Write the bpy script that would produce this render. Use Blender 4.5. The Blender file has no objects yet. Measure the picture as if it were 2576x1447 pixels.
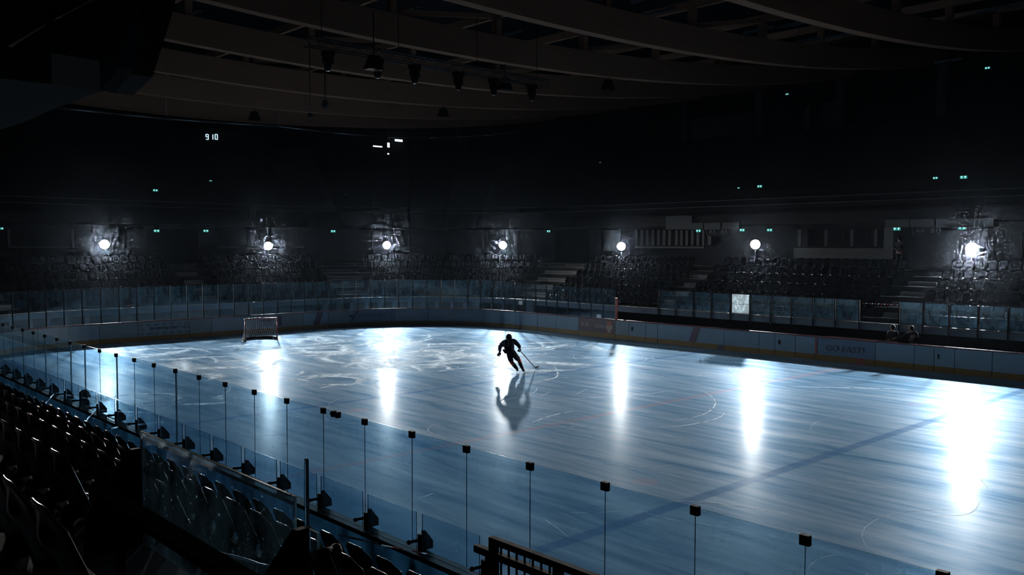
import bpy, bmesh, math, random
from mathutils import Vector, Matrix
random.seed(7)
PI = math.pi
S = bpy.context.scene
COL = S.collection

# ------------------------------------------------------------------ camera
W_, H_ = 2576, 1447
F_PX = 2198.48
YAW, PITCH, ROLL = math.radians(42.8358), math.radians(2.754), math.radians(0.1156)
CAM = Vector((47.482, -6.953, 5.15))
fw = Vector((-math.cos(YAW)*math.cos(PITCH), math.sin(YAW)*math.cos(PITCH), -math.sin(PITCH)))
r0 = fw.cross(Vector((0, 0, 1))).normalized(); u0 = r0.cross(fw)
rt = r0*math.cos(ROLL) + u0*math.sin(ROLL)
up = -r0*math.sin(ROLL) + u0*math.cos(ROLL)
cd = bpy.data.cameras.new('camera'); cam = bpy.data.objects.new('camera', cd); COL.objects.link(cam)
cd.sensor_width = 36.0; cd.lens = F_PX/W_*36.0; cd.clip_start = 0.1; cd.clip_end = 400
m = Matrix((rt, up, -fw)).transposed().to_4x4(); m.translation = CAM
cam.matrix_world = m
S.camera = cam

# ------------------------------------------------------------------ world, exposure
S.view_settings.view_transform = 'Standard'; S.view_settings.look = 'None'
S.view_settings.exposure = 0.0; S.view_settings.gamma = 1.0
S.view_settings.use_curve_mapping = False
w = bpy.data.worlds.new('night'); S.world = w; w.use_nodes = True
bg = w.node_tree.nodes['Background']; bg.inputs[0].default_value = (0.62, 0.64, 0.95, 1); bg.inputs[1].default_value = 0.011
LAMP_L = 7200.0
LAMP_COL = (1.0, 0.97, 0.935)
try:
    S.cycles.max_bounces = 5; S.cycles.diffuse_bounces = 2; S.cycles.glossy_bounces = 3; S.cycles.adaptive_threshold = 0.16; S.cycles.adaptive_min_samples = 12
    S.cycles.transparent_max_bounces = 20; S.cycles.transmission_bounces = 4
    S.cycles.sample_clamp_indirect = 4.0; S.cycles.caustics_reflective = False; S.cycles.caustics_refractive = False
except Exception:
    pass

def at(x, y, ax, v):
    """point where the sight line through photo pixel (x, y) meets the plane ax = v"""
    d = fw*F_PX + rt*(x - W_/2) - up*(y - H_/2)
    t = (v - CAM[ax])/d[ax]
    return CAM + d*t
def px(p):
    d = Vector(p) - CAM; z = d.dot(fw)
    if z <= 0.1: return (-9999, -9999, z)
    return (W_/2 + F_PX*d.dot(rt)/z, H_/2 - F_PX*d.dot(up)/z, z)
def in_frame(p, mx=40, my=40):
    x, y, z = px(p)
    return -mx < x < W_+mx and -my < y < H_+my

# ------------------------------------------------------------------ materials
def nodes_of(name):
    mt = bpy.data.materials.new(name); mt.use_nodes = True
    nt = mt.node_tree
    for n in list(nt.nodes): nt.nodes.remove(n)
    out = nt.nodes.new('ShaderNodeOutputMaterial')
    return mt, nt, out
def N(nt, typ, **kw):
    n = nt.nodes.new(typ)
    for k, v in kw.items():
        if k in n.inputs: n.inputs[k].default_value = v
        else: setattr(n, k, v)
    return n
def math_(nt, op, a, b=None, clamp=False):
    n = nt.nodes.new('ShaderNodeMath'); n.operation = op; n.use_clamp = clamp
    for i, v in enumerate((a, b)):
        if v is None: continue
        if isinstance(v, (int, float)): n.inputs[i].default_value = v
        else: nt.links.new(v, n.inputs[i])
    return n.outputs[0]
def pbr(name, col, rough=0.6, metal=0.0, spec=0.5, noise=0.25, scale=8.0, coat=0.0, bump=0.0, stretch=(1, 1, 1)):
    mt, nt, out = nodes_of(name)
    b = nt.nodes.new('ShaderNodeBsdfPrincipled')
    tc = nt.nodes.new('ShaderNodeTexCoord'); mp = nt.nodes.new('ShaderNodeMapping')
    mp.inputs['Scale'].default_value = stretch
    nt.links.new(tc.outputs['Object'], mp.inputs[0])
    nz = N(nt, 'ShaderNodeTexNoise'); nz.inputs['Scale'].default_value = scale; nz.inputs['Detail'].default_value = 5
    nt.links.new(mp.outputs[0], nz.inputs['Vector'])
    mx = nt.nodes.new('ShaderNodeMix'); mx.data_type = 'RGBA'
    lo = tuple(c*(1-noise) for c in col); hi = tuple(min(1, c*(1+noise)) for c in col)
    mx.inputs[6].default_value = (*lo, 1); mx.inputs[7].default_value = (*hi, 1)
    nt.links.new(nz.outputs[0], mx.inputs[0]); nt.links.new(mx.outputs[2], b.inputs['Base Color'])
    b.inputs['Roughness'].default_value = rough; b.inputs['Metallic'].default_value = metal
    b.inputs['Specular IOR Level'].default_value = spec; b.inputs['Coat Weight'].default_value = coat
    if bump:
        bp_ = nt.nodes.new('ShaderNodeBump'); bp_.inputs['Strength'].default_value = bump; bp_.inputs['Distance'].default_value = 0.01
        nt.links.new(nz.outputs[0], bp_.inputs['Height']); nt.links.new(bp_.outputs[0], b.inputs['Normal'])
    nt.links.new(b.outputs[0], out.inputs[0])
    return mt
def emit(name, col, st):
    mt, nt, out = nodes_of(name)
    e = nt.nodes.new('ShaderNodeEmission'); e.inputs[0].default_value = (*col, 1); e.inputs[1].default_value = st
    nt.links.new(e.outputs[0], out.inputs[0]); return mt
def pane_mat(name, tint, refl=1.0, dirt_glow=0.06, rough=0.03, ior=1.45, dirt_glow_col=(0.35, 0.6, 0.75), speck=5.0):
    mt, nt, out = nodes_of(name)
    tr = nt.nodes.new('ShaderNodeBsdfTransparent'); tr.inputs[0].default_value = (*tint, 1)
    gl = nt.nodes.new('ShaderNodeBsdfGlossy'); gl.inputs['Roughness'].default_value = rough
    gl.inputs['Color'].default_value = (0.75, 0.9, 1, 1)
    g = nt.nodes.new('ShaderNodeNewGeometry'); vm = nt.nodes.new('ShaderNodeVectorMath'); vm.operation = 'DOT_PRODUCT'
    nt.links.new(g.outputs['Normal'], vm.inputs[0]); nt.links.new(g.outputs['Incoming'], vm.inputs[1])
    c = math_(nt, 'ABSOLUTE', vm.outputs['Value']); f5 = math_(nt, 'POWER', math_(nt, 'SUBTRACT', 1.0, c, True), 5.0)
    k = math_(nt, 'MULTIPLY', math_(nt, 'ADD', .04, math_(nt, 'MULTIPLY', f5, .96)), refl*.8, True)
    mx = nt.nodes.new('ShaderNodeMixShader'); nt.links.new(k, mx.inputs[0]); nt.links.new(tr.outputs[0], mx.inputs[1]); nt.links.new(gl.outputs[0], mx.inputs[2])
    # scuffs and frosty film on the pane; also colours in a glint and a glow
    tc = nt.nodes.new('ShaderNodeTexCoord'); mp = nt.nodes.new('ShaderNodeMapping'); mp.inputs['Scale'].default_value = (2.2, 2.2, .8)
    nt.links.new(tc.outputs['Object'], mp.inputs[0])
    nz = nt.nodes.new('ShaderNodeTexNoise'); nz.inputs['Scale'].default_value = 1.6; nz.inputs['Detail'].default_value = 8; nz.inputs['Roughness'].default_value = .65
    nt.links.new(mp.outputs[0], nz.inputs['Vector'])
    v = math_(nt, 'MULTIPLY', math_(nt, 'SUBTRACT', nz.outputs[0], 0.38, True), dirt_glow*4, True)
    sp = nt.nodes.new('ShaderNodeTexNoise'); sp.inputs['Scale'].default_value = 26; sp.inputs['Detail'].default_value = 3
    nt.links.new(tc.outputs['Object'], sp.inputs['Vector'])
    v = math_(nt, 'ADD', v, math_(nt, 'MULTIPLY', math_(nt, 'SUBTRACT', sp.outputs[0], 0.69, True), speck, True), True)
    df = nt.nodes.new('ShaderNodeBsdfTranslucent'); df.inputs[0].default_value = (*dirt_glow_col, 1)
    d2 = nt.nodes.new('ShaderNodeBsdfDiffuse'); d2.inputs[0].default_value = (*dirt_glow_col, 1)
    ad = nt.nodes.new('ShaderNodeMixShader'); ad.inputs[0].default_value = 0.5; nt.links.new(df.outputs[0], ad.inputs[1]); nt.links.new(d2.outputs[0], ad.inputs[2])
    m2 = nt.nodes.new('ShaderNodeMixShader'); nt.links.new(v, m2.inputs[0]); nt.links.new(mx.outputs[0], m2.inputs[1]); nt.links.new(ad.outputs[0], m2.inputs[2])
    nt.links.new(m2.outputs[0], out.inputs[0]); return mt

def ice_mat():
    mt, nt, out = nodes_of('ice')
    L = nt.links.new
    tc = nt.nodes.new('ShaderNodeTexCoord'); sx = nt.nodes.new('ShaderNodeSeparateXYZ'); L(tc.outputs['Object'], sx.inputs[0])
    X, Y = sx.outputs[0], sx.outputs[1]
    def mapped(sc, rot, scale, detail, rough=.6, dist=0.0):
        mp = nt.nodes.new('ShaderNodeMapping'); mp.inputs['Scale'].default_value = sc; mp.inputs['Rotation'].default_value = (0, 0, math.radians(rot))
        L(tc.outputs['Object'], mp.inputs[0])
        n = nt.nodes.new('ShaderNodeTexNoise'); n.inputs['Scale'].default_value = scale; n.inputs['Detail'].default_value = detail
        n.inputs['Roughness'].default_value = rough; n.inputs['Distortion'].default_value = dist
        L(mp.outputs[0], n.inputs['Vector']); return n.outputs[0]
    smear = mapped((.22, 1.7, 1), 8, 1.1, 9, .62, .6)
    smear2 = mapped((.16, 1.1, 1), 21, .9, 8, .65, 1.6)
    fine = mapped((.45, 5.0, 1), 12, 3.0, 6, .7, .9)
    big = mapped((.12, .2, 1), 20, 1.0, 3)
    def ramp(v, lo, hi):
        n = nt.nodes.new('ShaderNodeMapRange'); n.inputs[1].default_value = lo; n.inputs[2].default_value = hi; L(v, n.inputs[0]); return n.outputs[0]
    sm = ramp(smear, .34, .68); sm2 = ramp(smear2, .35, .7); fi = ramp(fine, .35, .7)
    brush = ramp(mapped((.10, .9, 1), 62, 1.6, 8, .7, 1.2), .50, .66)
    endz = nt.nodes.new('ShaderNodeMapRange'); endz.inputs[1].default_value = 24; endz.inputs[2].default_value = 12; L(X, endz.inputs[0])
    tex0 = math_(nt, 'ADD', math_(nt, 'MULTIPLY', sm, .45), math_(nt, 'ADD', math_(nt, 'MULTIPLY', sm2, .43), math_(nt, 'MULTIPLY', fi, .12)))
    tex = math_(nt, 'ADD', tex0, math_(nt, 'MULTIPLY', math_(nt, 'MULTIPLY', brush, endz.outputs[0]), .75), True)
    # painted lines below the surface
    def near(v, c, hw):
        return math_(nt, 'LESS_THAN', math_(nt, 'ABSOLUTE', math_(nt, 'SUBTRACT', v, c)), hw)
    def ring(cx, cy, r, hw):
        dx = math_(nt, 'SUBTRACT', X, cx); dy = math_(nt, 'SUBTRACT', Y, cy)
        d = math_(nt, 'SQRT', math_(nt, 'ADD', math_(nt, 'MULTIPLY', dx, dx), math_(nt, 'MULTIPLY', dy, dy)))
        return near(d, r, hw)
    def acc(a, b): return b if a is None else math_(nt, 'MAXIMUM', a, b)
    blue = None
    for v in (22.86, 37.14): blue = acc(blue, near(X, v, .15))
    red = near(X, 30, .15); red = acc(red, near(X, 4, .03))
    for cy in (8, 22):
        red = acc(red, ring(10, cy, 0, .3))
        for cx in (24.36, 35.64): red = acc(red, ring(cx, cy, 0, .3))
    c0 = nt.nodes.new('ShaderNodeMix'); c0.data_type = 'RGBA'
    c0.inputs[6].default_value = (.03, .09, .16, 1); c0.inputs[7].default_value = (.15, .24, .34, 1); L(tex, c0.inputs[0])
    def over(prev, mask, col, k):
        n = nt.nodes.new('ShaderNodeMix'); n.data_type = 'RGBA'; L(math_(nt, 'MULTIPLY', mask, k), n.inputs[0]); L(prev, n.inputs[6]); n.inputs[7].default_value = (*col, 1); return n.outputs[2]
    c1 = over(c0.outputs[2], blue, (.04, .12, .3), .45); c1 = over(c1, red, (.25, .11, .12), .35)
    df = nt.nodes.new('ShaderNodeBsdfDiffuse'); L(c1, df.inputs[0])
    bm_ = nt.nodes.new('ShaderNodeBump'); bm_.inputs['Strength'].default_value = .12; bm_.inputs['Distance'].default_value = .004; L(tex, bm_.inputs['Height'])
    g1 = nt.nodes.new('ShaderNodeBsdfGlossy'); g1.inputs['Roughness'].default_value = .50
    gc = nt.nodes.new('ShaderNodeMix'); gc.data_type = 'RGBA'; gc.inputs[6].default_value = (.11, .31, .54, 1); gc.inputs[7].default_value = (.72, .86, .98, 1); L(tex, gc.inputs[0])
    L(over(over(gc.outputs[2], blue, (.06, .15, .26), .55), red, (.5, .28, .30), .03), g1.inputs['Color'])
    g2 = nt.nodes.new('ShaderNodeBsdfGlossy'); L(math_(nt, 'ADD', .20, math_(nt, 'MULTIPLY', tex, .05)), g2.inputs['Roughness'])
    g2.inputs['Color'].default_value = (.9, .95, 1, 1)
    L(bm_.outputs[0], g1.inputs['Normal']); L(bm_.outputs[0], g2.inputs['Normal'])
    fr = nt.nodes.new('ShaderNodeFresnel'); fr.inputs[0].default_value = 1.31
    m1 = nt.nodes.new('ShaderNodeMixShader'); L(math_(nt, 'ADD', .085, math_(nt, 'MULTIPLY', fr.outputs[0], .07)), m1.inputs[0]); L(df.outputs[0], m1.inputs[1]); L(g1.outputs[0], m1.inputs[2])
    m2 = nt.nodes.new('ShaderNodeMixShader'); L(math_(nt, 'MULTIPLY', fr.outputs[0], .028), m2.inputs[0]); L(m1.outputs[0], m2.inputs[1]); L(g2.outputs[0], m2.inputs[2])
    L(m2.outputs[0], out.inputs[0]); return mt

def lamp_mat(name, col, st):
    """flood with its emission cut off by direction: light outwards and down, little above the horizontal"""
    mt, nt, out = nodes_of(name)
    e = nt.nodes.new('ShaderNodeEmission'); e.inputs[0].default_value = (*col, 1)
    g = nt.nodes.new('ShaderNodeNewGeometry'); sx = nt.nodes.new('ShaderNodeSeparateXYZ'); nt.links.new(g.outputs['Incoming'], sx.inputs[0])
    mr = nt.nodes.new('ShaderNodeMapRange'); mr.interpolation_type = 'SMOOTHSTEP'
    mr.inputs[1].default_value = .02; mr.inputs[2].default_value = .22; mr.inputs[3].default_value = 1; mr.inputs[4].default_value = .004  # upward fade is added in the emission; no hood is modelled
    nt.links.new(sx.outputs[2], mr.inputs[0])
    vm = nt.nodes.new('ShaderNodeVectorMath'); vm.operation = 'DOT_PRODUCT'; nt.links.new(g.outputs['Normal'], vm.inputs[0]); nt.links.new(g.outputs['Incoming'], vm.inputs[1])
    fo = math_(nt, 'POWER', math_(nt, 'ABSOLUTE', vm.outputs['Value']), 2.6)
    nt.links.new(math_(nt, 'MULTIPLY', math_(nt, 'MULTIPLY', mr.outputs[0], fo), st), e.inputs[1])
    nt.links.new(e.outputs[0], out.inputs[0]); return mt

M = {}
M['ice'] = ice_mat()
M['handrail'] = pbr('handrail_paint', (.012, .012, .011), .9, spec=0.0)
M['snow'] = pbr('shaved_ice', (.52, .68, .80), .7, noise=.3, scale=40)
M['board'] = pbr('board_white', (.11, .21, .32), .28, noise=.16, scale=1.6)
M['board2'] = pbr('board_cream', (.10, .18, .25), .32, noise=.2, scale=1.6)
M['boardback'] = pbr('board_back', (.16, .22, .27), .5, noise=.3, scale=3)
M['yellow'] = pbr('kick_yellow', (.10, .066, .006), .4, noise=.3, scale=3)
M['redcap'] = pbr('rail_red', (.06, .014, .018), .2, noise=.1)
M['navy'] = pbr('ad_navy', (.022, .022, .055), .4)
M['adblue'] = pbr('ad_blue', (.065, .15, .28), .35, noise=.15, scale=2)
M['adblue2'] = pbr('ad_streaks', (.06, .135, .25), .35, noise=.55, scale=3, stretch=(.3, .3, 14))
M['purple'] = pbr('stripe_purple', (.03, .02, .06), .4)
M['ink'] = pbr('ad_ink', (.015, .025, .05), .5)
M['puck'] = pbr('puck_print', (.03, .055, .10), .5)
M['puck2'] = pbr('puck_print_top', (.09, .15, .22), .5)
M['adwhite'] = pbr('ad_white', (.24, .25, .28), .5)
M['adred'] = pbr('ad_red', (.16, .035, .024), .5)
M['adskin'] = pbr('ad_skin', (.24, .19, .16), .5)
M['glass'] = pane_mat('rink_glass', (.74, .87, .945), 1.0, .012)
M['guard'] = pane_mat('guard_glass', (.74, .87, .95), 1.0, .015)
M['parapetglass'] = pane_mat('parapet_acrylic', (.50, .66, .76), 1.0, .22, rough=.06, dirt_glow_col=(.10, .26, .40), speck=0.0)  # blue film puts the glow of light coming through into the colour
M['glintpane'] = pane_mat('glint_pane', (.35, .42, .46), 1.0, 2.5, dirt_glow_col=(.85, .95, 1.0), speck=30.0)  # lamp glint on one bench pane, painted as a white film
M['glassfar'] = pane_mat('far_rink_glass', (.90, .95, .98), 1.3, .012, rough=.05, dirt_glow_col=(.10, .28, .45), speck=0.0)
M['edge'] = pbr('glass_edge', (.02, .12, .17), .2)
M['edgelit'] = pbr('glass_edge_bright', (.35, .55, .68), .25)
M['black'] = pbr('black_steel', (.006, .006, .008), .6, spec=.05, noise=.2)
M['darkmetal'] = pbr('dark_metal', (.03, .035, .045), .35, metal=.6)
M['steel'] = pbr('steel', (.30, .34, .38), .3, metal=.8)
M['seat'] = pbr('seat_plastic', (.003, .0035, .006), .22, spec=.6, noise=.2)
M['seatfar'] = pbr('seat_plastic_far', (.002, .0025, .0035), .12, spec=.03, noise=.2)
M['concrete'] = pbr('concrete', (.05, .06, .07), .75, spec=.2, noise=.25, scale=2, bump=.2)
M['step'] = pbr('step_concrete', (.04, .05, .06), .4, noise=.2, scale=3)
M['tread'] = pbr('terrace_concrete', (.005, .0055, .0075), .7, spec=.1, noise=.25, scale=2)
M['parapet'] = pbr('parapet_gloss', (.045, .08, .12), .22, noise=.3, scale=1.2)
M['wall'] = pbr('dark_wall', (.006, .0065, .009), .8, spec=.15, noise=.25, scale=1)
M['panel'] = pbr('light_panel', (.034, .045, .055), .6, noise=.2, scale=2)
M['wood'] = pbr('glulam', (.34, .19, .125), .7, spec=.05, noise=.25, scale=3, stretch=(1, .15, 6))
M['deck'] = pbr('roof_deck', (.010, .012, .018), .7, spec=.2, noise=.3, scale=.6)
M['soffit2'] = pbr('near_soffit', (.030, .040, .048), .9, spec=0.0, noise=.2, scale=2)
M['soffit'] = pbr('soffit_concrete', (.020, .027, .033), .8, noise=.2, scale=2, bump=.3, stretch=(1, 1, 3))
M['rubber'] = pbr('rubber_floor', (.06, .075, .09), .6, noise=.3)
M['exit'] = emit('exit_green', (.03, .42, .38), .55)
M['exitw'] = emit('exit_white', (.55, 1.0, .95), 1.2)
M['led'] = emit('led_white', (.62, .85, 1.0), 1.1)
M['litwin'] = emit('lit_window', (.85, .95, 1.0), 1.6)
M['jersey'] = pbr('jersey', (.008, .009, .020), .85, spec=.05, noise=.2)
M['pants'] = pbr('hockey_pants', (.009, .013, .024), .8, spec=.08, noise=.2)
M['sockred'] = pbr('sock_red', (.55, .05, .03), .8)
M['grey'] = pbr('stripe_grey', (.26, .26, .34), .7, spec=.1)
M['skin'] = pbr('skin', (.30, .19, .15), .6, spec=.2)
M['cloth'] = pbr('dark_cloth', (.006, .007, .010), .9, spec=.05)
M['cloth2'] = pbr('grey_cloth', (.010, .012, .016), .9, spec=.05)
M['hair'] = pbr('hair', (.008, .006, .005), .8, spec=.1)
M['tape_r'] = pbr('tape_red', (.50, .06, .04), .4)
M['tape_w'] = pbr('tape_white', (.70, .75, .80), .35)
M['net'] = pbr('net_cord', (.45, .50, .55), .8)
M['goalred'] = pbr('goal_red', (.16, .03, .03), .3)

# ------------------------------------------------------------------ mesh builder
class MB:
    def __init__(s): s.v = []; s.f = []; s.mi = []; s.sm = []
    def add(s, vs, fs, mi=0, smooth=False):
        o = len(s.v); s.v += [tuple(v) for v in vs]
        for f in fs: s.f.append(tuple(i+o for i in f)); s.mi.append(mi); s.sm.append(smooth)
        return s
    def box(s, c, d, rot=None, mi=0):
        hx, hy, hz = d[0]/2, d[1]/2, d[2]/2
        vs = [Vector((x, y, z)) for x in (-hx, hx) for y in (-hy, hy) for z in (-hz, hz)]
        if rot is not None: vs = [rot @ v for v in vs]
        c = Vector(c)
        return s.add([v+c for v in vs], [(0, 1, 3, 2), (4, 6, 7, 5), (0, 4, 5, 1), (2, 3, 7, 6), (0, 2, 6, 4), (1, 5, 7, 3)], mi)
    def bar(s, a, b, wd, ht, mi=0):
        a, b = Vector(a), Vector(b); d = b-a; L = d.length
        q = d.to_track_quat('X', 'Z').to_matrix()
        return s.box((a+b)/2, (L, wd, ht), q, mi)
    def tube(s, a, b, r, n=8, r2=None, mi=0, cap=True, smooth=True):
        a, b = Vector(a), Vector(b); r2 = r if r2 is None else r2
        q = (b-a).to_track_quat('Z', 'Y').to_matrix()
        vs = [a + q @ Vector((r*math.cos(t), r*math.sin(t), 0)) for t in [2*PI*i/n for i in range(n)]]
        vs += [b + q @ Vector((r2*math.cos(t), r2*math.sin(t), 0)) for t in [2*PI*i/n for i in range(n)]]
        s.add(vs, [(i, (i+1) % n, n+(i+1) % n, n+i) for i in range(n)], mi, smooth)
        if cap: o = len(s.v)-2*n; s.f.append(tuple(o+i for i in range(n))[::-1]); s.mi.append(mi); s.sm.append(False); s.f.append(tuple(o+n+i for i in range(n))); s.mi.append(mi); s.sm.append(False)
        return s
    def path(s, pts, r, n=8, mi=0):
        for a, b in zip(pts, pts[1:]):
            if (Vector(b)-Vector(a)).length > 1e-5: s.tube(a, b, r, n, mi=mi)
        return s
    def prism(s, poly, off, mi=0):
        n = len(poly); off = Vector(off); poly = [Vector(p) for p in poly]
        s.add(poly + [p+off for p in poly], [tuple(range(n))[::-1], tuple(range(n, 2*n))] + [(i, (i+1) % n, n+(i+1) % n, n+i) for i in range(n)], mi)
        return s
    def lathe(s, prof, n=16, M4=None, mi=0, smooth=True):
        vs = []
        for r, z in prof:
            for i in range(n):
                t = 2*PI*i/n; v = Vector((r*math.cos(t), r*math.sin(t), z)); vs.append(M4 @ v if M4 else v)
        fs = [(k*n+i, k*n+(i+1) % n, (k+1)*n+(i+1) % n, (k+1)*n+i) for k in range(len(prof)-1) for i in range(n)]
        return s.add(vs, fs, mi, smooth)
    def sphere(s, c, r, n=12, sc=(1, 1, 1), mi=0, rot=None):
        vs = []; k = n//2
        for j in range(k+1):
            for i in range(n):
                a, b = PI*j/k, 2*PI*i/n
                v = Vector((math.sin(a)*math.cos(b)*r*sc[0], math.sin(a)*math.sin(b)*r*sc[1], math.cos(a)*r*sc[2]))
                if rot: v = rot @ v
                vs.append(v+Vector(c))
        return s.add(vs, [(j*n+i, (j+1)*n+i, (j+1)*n+(i+1) % n, j*n+(i+1) % n) for j in range(k) for i in range(n)], mi, True)
    def mesh(s, name, mats):
        me = bpy.data.meshes.new(name); me.from_pydata(s.v, [], s.f)
        for m_ in (mats if isinstance(mats, (list, tuple)) else [mats]): me.materials.append(m_)
        me.polygons.foreach_set('material_index', s.mi); me.polygons.foreach_set('use_smooth', s.sm)
        me.update(); 
        bm = bmesh.new(); bm.from_mesh(me); bmesh.ops.recalc_face_normals(bm, faces=bm.faces); bm.to_mesh(me); bm.free()
        return me
    def build(s, name, mats, parent=None, origin=None):
        if origin is not None:
            o = Vector(origin); s.v = [tuple(Vector(v)-o) for v in s.v]
        ob = bpy.data.objects.new(name, s.mesh(name, mats)); COL.objects.link(ob)
        if origin is not None: ob.location = origin
        if parent is not None: ob.parent = parent
        return ob
def tag(o, label, cat=None, group=None, kind=None):
    if label: o['label'] = label
    if cat: o['category'] = cat
    if group: o['group'] = group
    if kind: o['kind'] = kind
    return o
def struct(o): o['kind'] = 'structure'; return o
def empty(name, loc, label, cat, group=None, rz=0.0):
    o = bpy.data.objects.new(name, None); COL.objects.link(o); o.location = loc; o.rotation_euler = (0, 0, rz)
    o.empty_display_size = .1
    return tag(o, label, cat, group)
def copy_tree(o, parent=None):
    c = o.copy(); COL.objects.link(c); c.parent = parent
    for ch in list(o.children): copy_tree(ch, c)
    return c
ONES = 'zeroth first second third fourth fifth sixth seventh eighth ninth tenth eleventh twelfth thirteenth fourteenth fifteenth sixteenth seventeenth eighteenth nineteenth'.split()
TENS = {2: 'twenty', 3: 'thirty', 4: 'forty', 5: 'fifty', 6: 'sixty', 7: 'seventy', 8: 'eighty', 9: 'ninety'}
TENTH = {2: 'twentieth', 3: 'thirtieth', 4: 'fortieth', 5: 'fiftieth', 6: 'sixtieth', 7: 'seventieth', 8: 'eightieth', 9: 'ninetieth'}
def nth(n):
    if n < 20: return ONES[n]
    return TENTH[n//10] if n % 10 == 0 else TENS[n//10] + '-' + ONES[n % 10]

# ------------------------------------------------------------------ rink outline (distance s along it, offset d outwards)
R8 = 8.0; AL = PI/2*R8
def bp(s, d=0.0, z=0.0):
    if s < 44: p = Vector((52-s, 0, 0)); n = Vector((0, -1, 0))
    elif s < 44+AL:
        a = (s-44)/R8; n = Vector((-math.sin(a), -math.cos(a), 0)); p = Vector((8, 8, 0)) + n*R8
    elif s < 58+AL: p = Vector((0, 8+(s-44-AL), 0)); n = Vector((-1, 0, 0))
    elif s < 58+2*AL:
        a = (s-58-AL)/R8; n = Vector((-math.cos(a), math.sin(a), 0)); p = Vector((8, 22, 0)) + n*R8
    else: p = Vector((8+(s-58-2*AL), 30, 0)); n = Vector((0, 1, 0))
    return p + n*d + Vector((0, 0, z))
def nrm(s): return (bp(s, 1)-bp(s, 0)).normalized()
def s_near(x): return 52-x
def s_end(y): return 44+AL+y-8
def s_far(x): return 58+2*AL+x-8
def samples(s0, s1, step=.6):
    n = max(1, int(math.ceil((s1-s0)/step)))
    st = [s0+(s1-s0)*i/n for i in range(n+1)]
    def straight(a, b): return (b <= 44) or (a >= 44+AL and b <= 58+AL) or (a >= 58+2*AL)
    if straight(s0, s1): return [s0, s1]
    out = [st[0]]
    ex = [k for k in (44, 44+AL, 58+AL, 58+2*AL) if s0 < k < s1]
    arcs = [x for x in st[1:-1] if (44 < x < 44+AL) or (58+AL < x < 58+2*AL)]
    return sorted(set([s0, s1]+ex+arcs))
def sweep(mb, prof, s0, s1, closed=True, mi=0, step=.6, mis=None):
    ss = samples(s0, s1, step); n = len(prof)
    vs = [bp(s, d, z) for s in ss for d, z in prof]
    kk = n if closed else n-1
    for k in range(kk):
        fs = [(i*n+k, i*n+(k+1) % n, (i+1)*n+(k+1) % n, (i+1)*n+k) for i in range(len(ss)-1)]
        if k == 0: base = len(mb.v); mb.v += [tuple(v) for v in vs]
        for f in fs: mb.f.append(tuple(base+q for q in f)); mb.mi.append(mis[k] if mis else mi); mb.sm.append(False)
    if closed:
        mb.f.append(tuple(base+i for i in range(n))); mb.mi.append(mi); mb.sm.append(False)
        mb.f.append(tuple(base+(len(ss)-1)*n+i for i in range(n))[::-1]); mb.mi.append(mi); mb.sm.append(False)
    return mb
def sbox(mb, s0, s1, d0, d1, z0, z1, mi=0, step=.6):
    return sweep(mb, [(d0, z0), (d1, z0), (d1, z1), (d0, z1)], s0, s1, True, mi, step)

# ------------------------------------------------------------------ ice and floor
S_END = s_far(60)
ring_pts = [bp(s) for s in samples(0, 44+AL-1e-6, .5)] 
outline = [bp(i*.5) for i in range(int(S_END/.5)+1)]
pts = []
for p in outline:
    if not pts or (p-pts[-1]).length > .3: pts.append(p)
mb = MB(); n = len(pts)
poly = [Vector((60, 0, 0))] + [p for p in pts if p.x < 60] + [Vector((60, 30, 0))]
mb.prism([p+Vector((0, 0, -.05)) for p in poly], (0, 0, .05))
ice = mb.build('ice_sheet', M['ice'])
tag(ice, 'blue-white ice sheet of the rink, scuffed by skates and streaked by lamp light', 'ice')
mb = MB(); mb.box((15, 15, -.09), (130, 110, .06)); struct(mb.build('floor', M['rubber']))

# ------------------------------------------------------------------ lower bowl terraces
D0, Z0, DD, DZ = 2.37, 2.24, .89, .455      # seat-back line and top of the first row, then per row
NR = 6
def tread_z(k): return Z0 + DZ*k - .85
prof = [(1.5, 1.38)]
for k in range(NR):
    d_a = D0 + DD*k - .62; z = tread_z(k)
    prof += [(d_a, z - (DZ if k else .01)), (d_a, z)]
dc = D0 + DD*NR - .62
CONC_Z = tread_z(NR-1) + .25
prof += [(dc, tread_z(NR-1)), (dc, CONC_Z), (11.6, CONC_Z), (11.6, CONC_Z-.3), (dc+.4, CONC_Z-.3), (3.0, .0), (1.5, 0)]
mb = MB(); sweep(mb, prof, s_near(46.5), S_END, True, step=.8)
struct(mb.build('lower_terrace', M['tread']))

# concourse rear wall, slab, upper tier, top wall
mb = MB(); sbox(mb, s_near(30), S_END, 11.3, 11.6, CONC_Z, 6.6, step=1.2); struct(mb.build('wall_concourse', M['wall']))
UP0, UZ0, UN, UD, UZ = 9.2, 6.75, 14, .82, .46
prof = [(8.7, 6.4), (8.7, 7.05), (8.9, 7.05), (8.9, UZ0)]
for k in range(UN):
    prof += [(UP0+UD*k, UZ0+UZ*k), (UP0+UD*k, UZ0+UZ*(k+1))]
prof += [(UP0+UD*UN+.6, UZ0+UZ*UN), (UP0+UD*UN+.6, UZ0+UZ*UN-.5), (10.5, 6.4)]
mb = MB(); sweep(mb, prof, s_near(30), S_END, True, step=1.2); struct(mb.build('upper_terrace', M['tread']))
TOPZ = UZ0+UZ*UN
mb = MB(); sbox(mb, s_near(30), S_END, UP0+UD*UN+.3, UP0+UD*UN+.6, TOPZ-.5, 19, step=1.5); struct(mb.build('wall_far', M['wall']))

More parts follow.
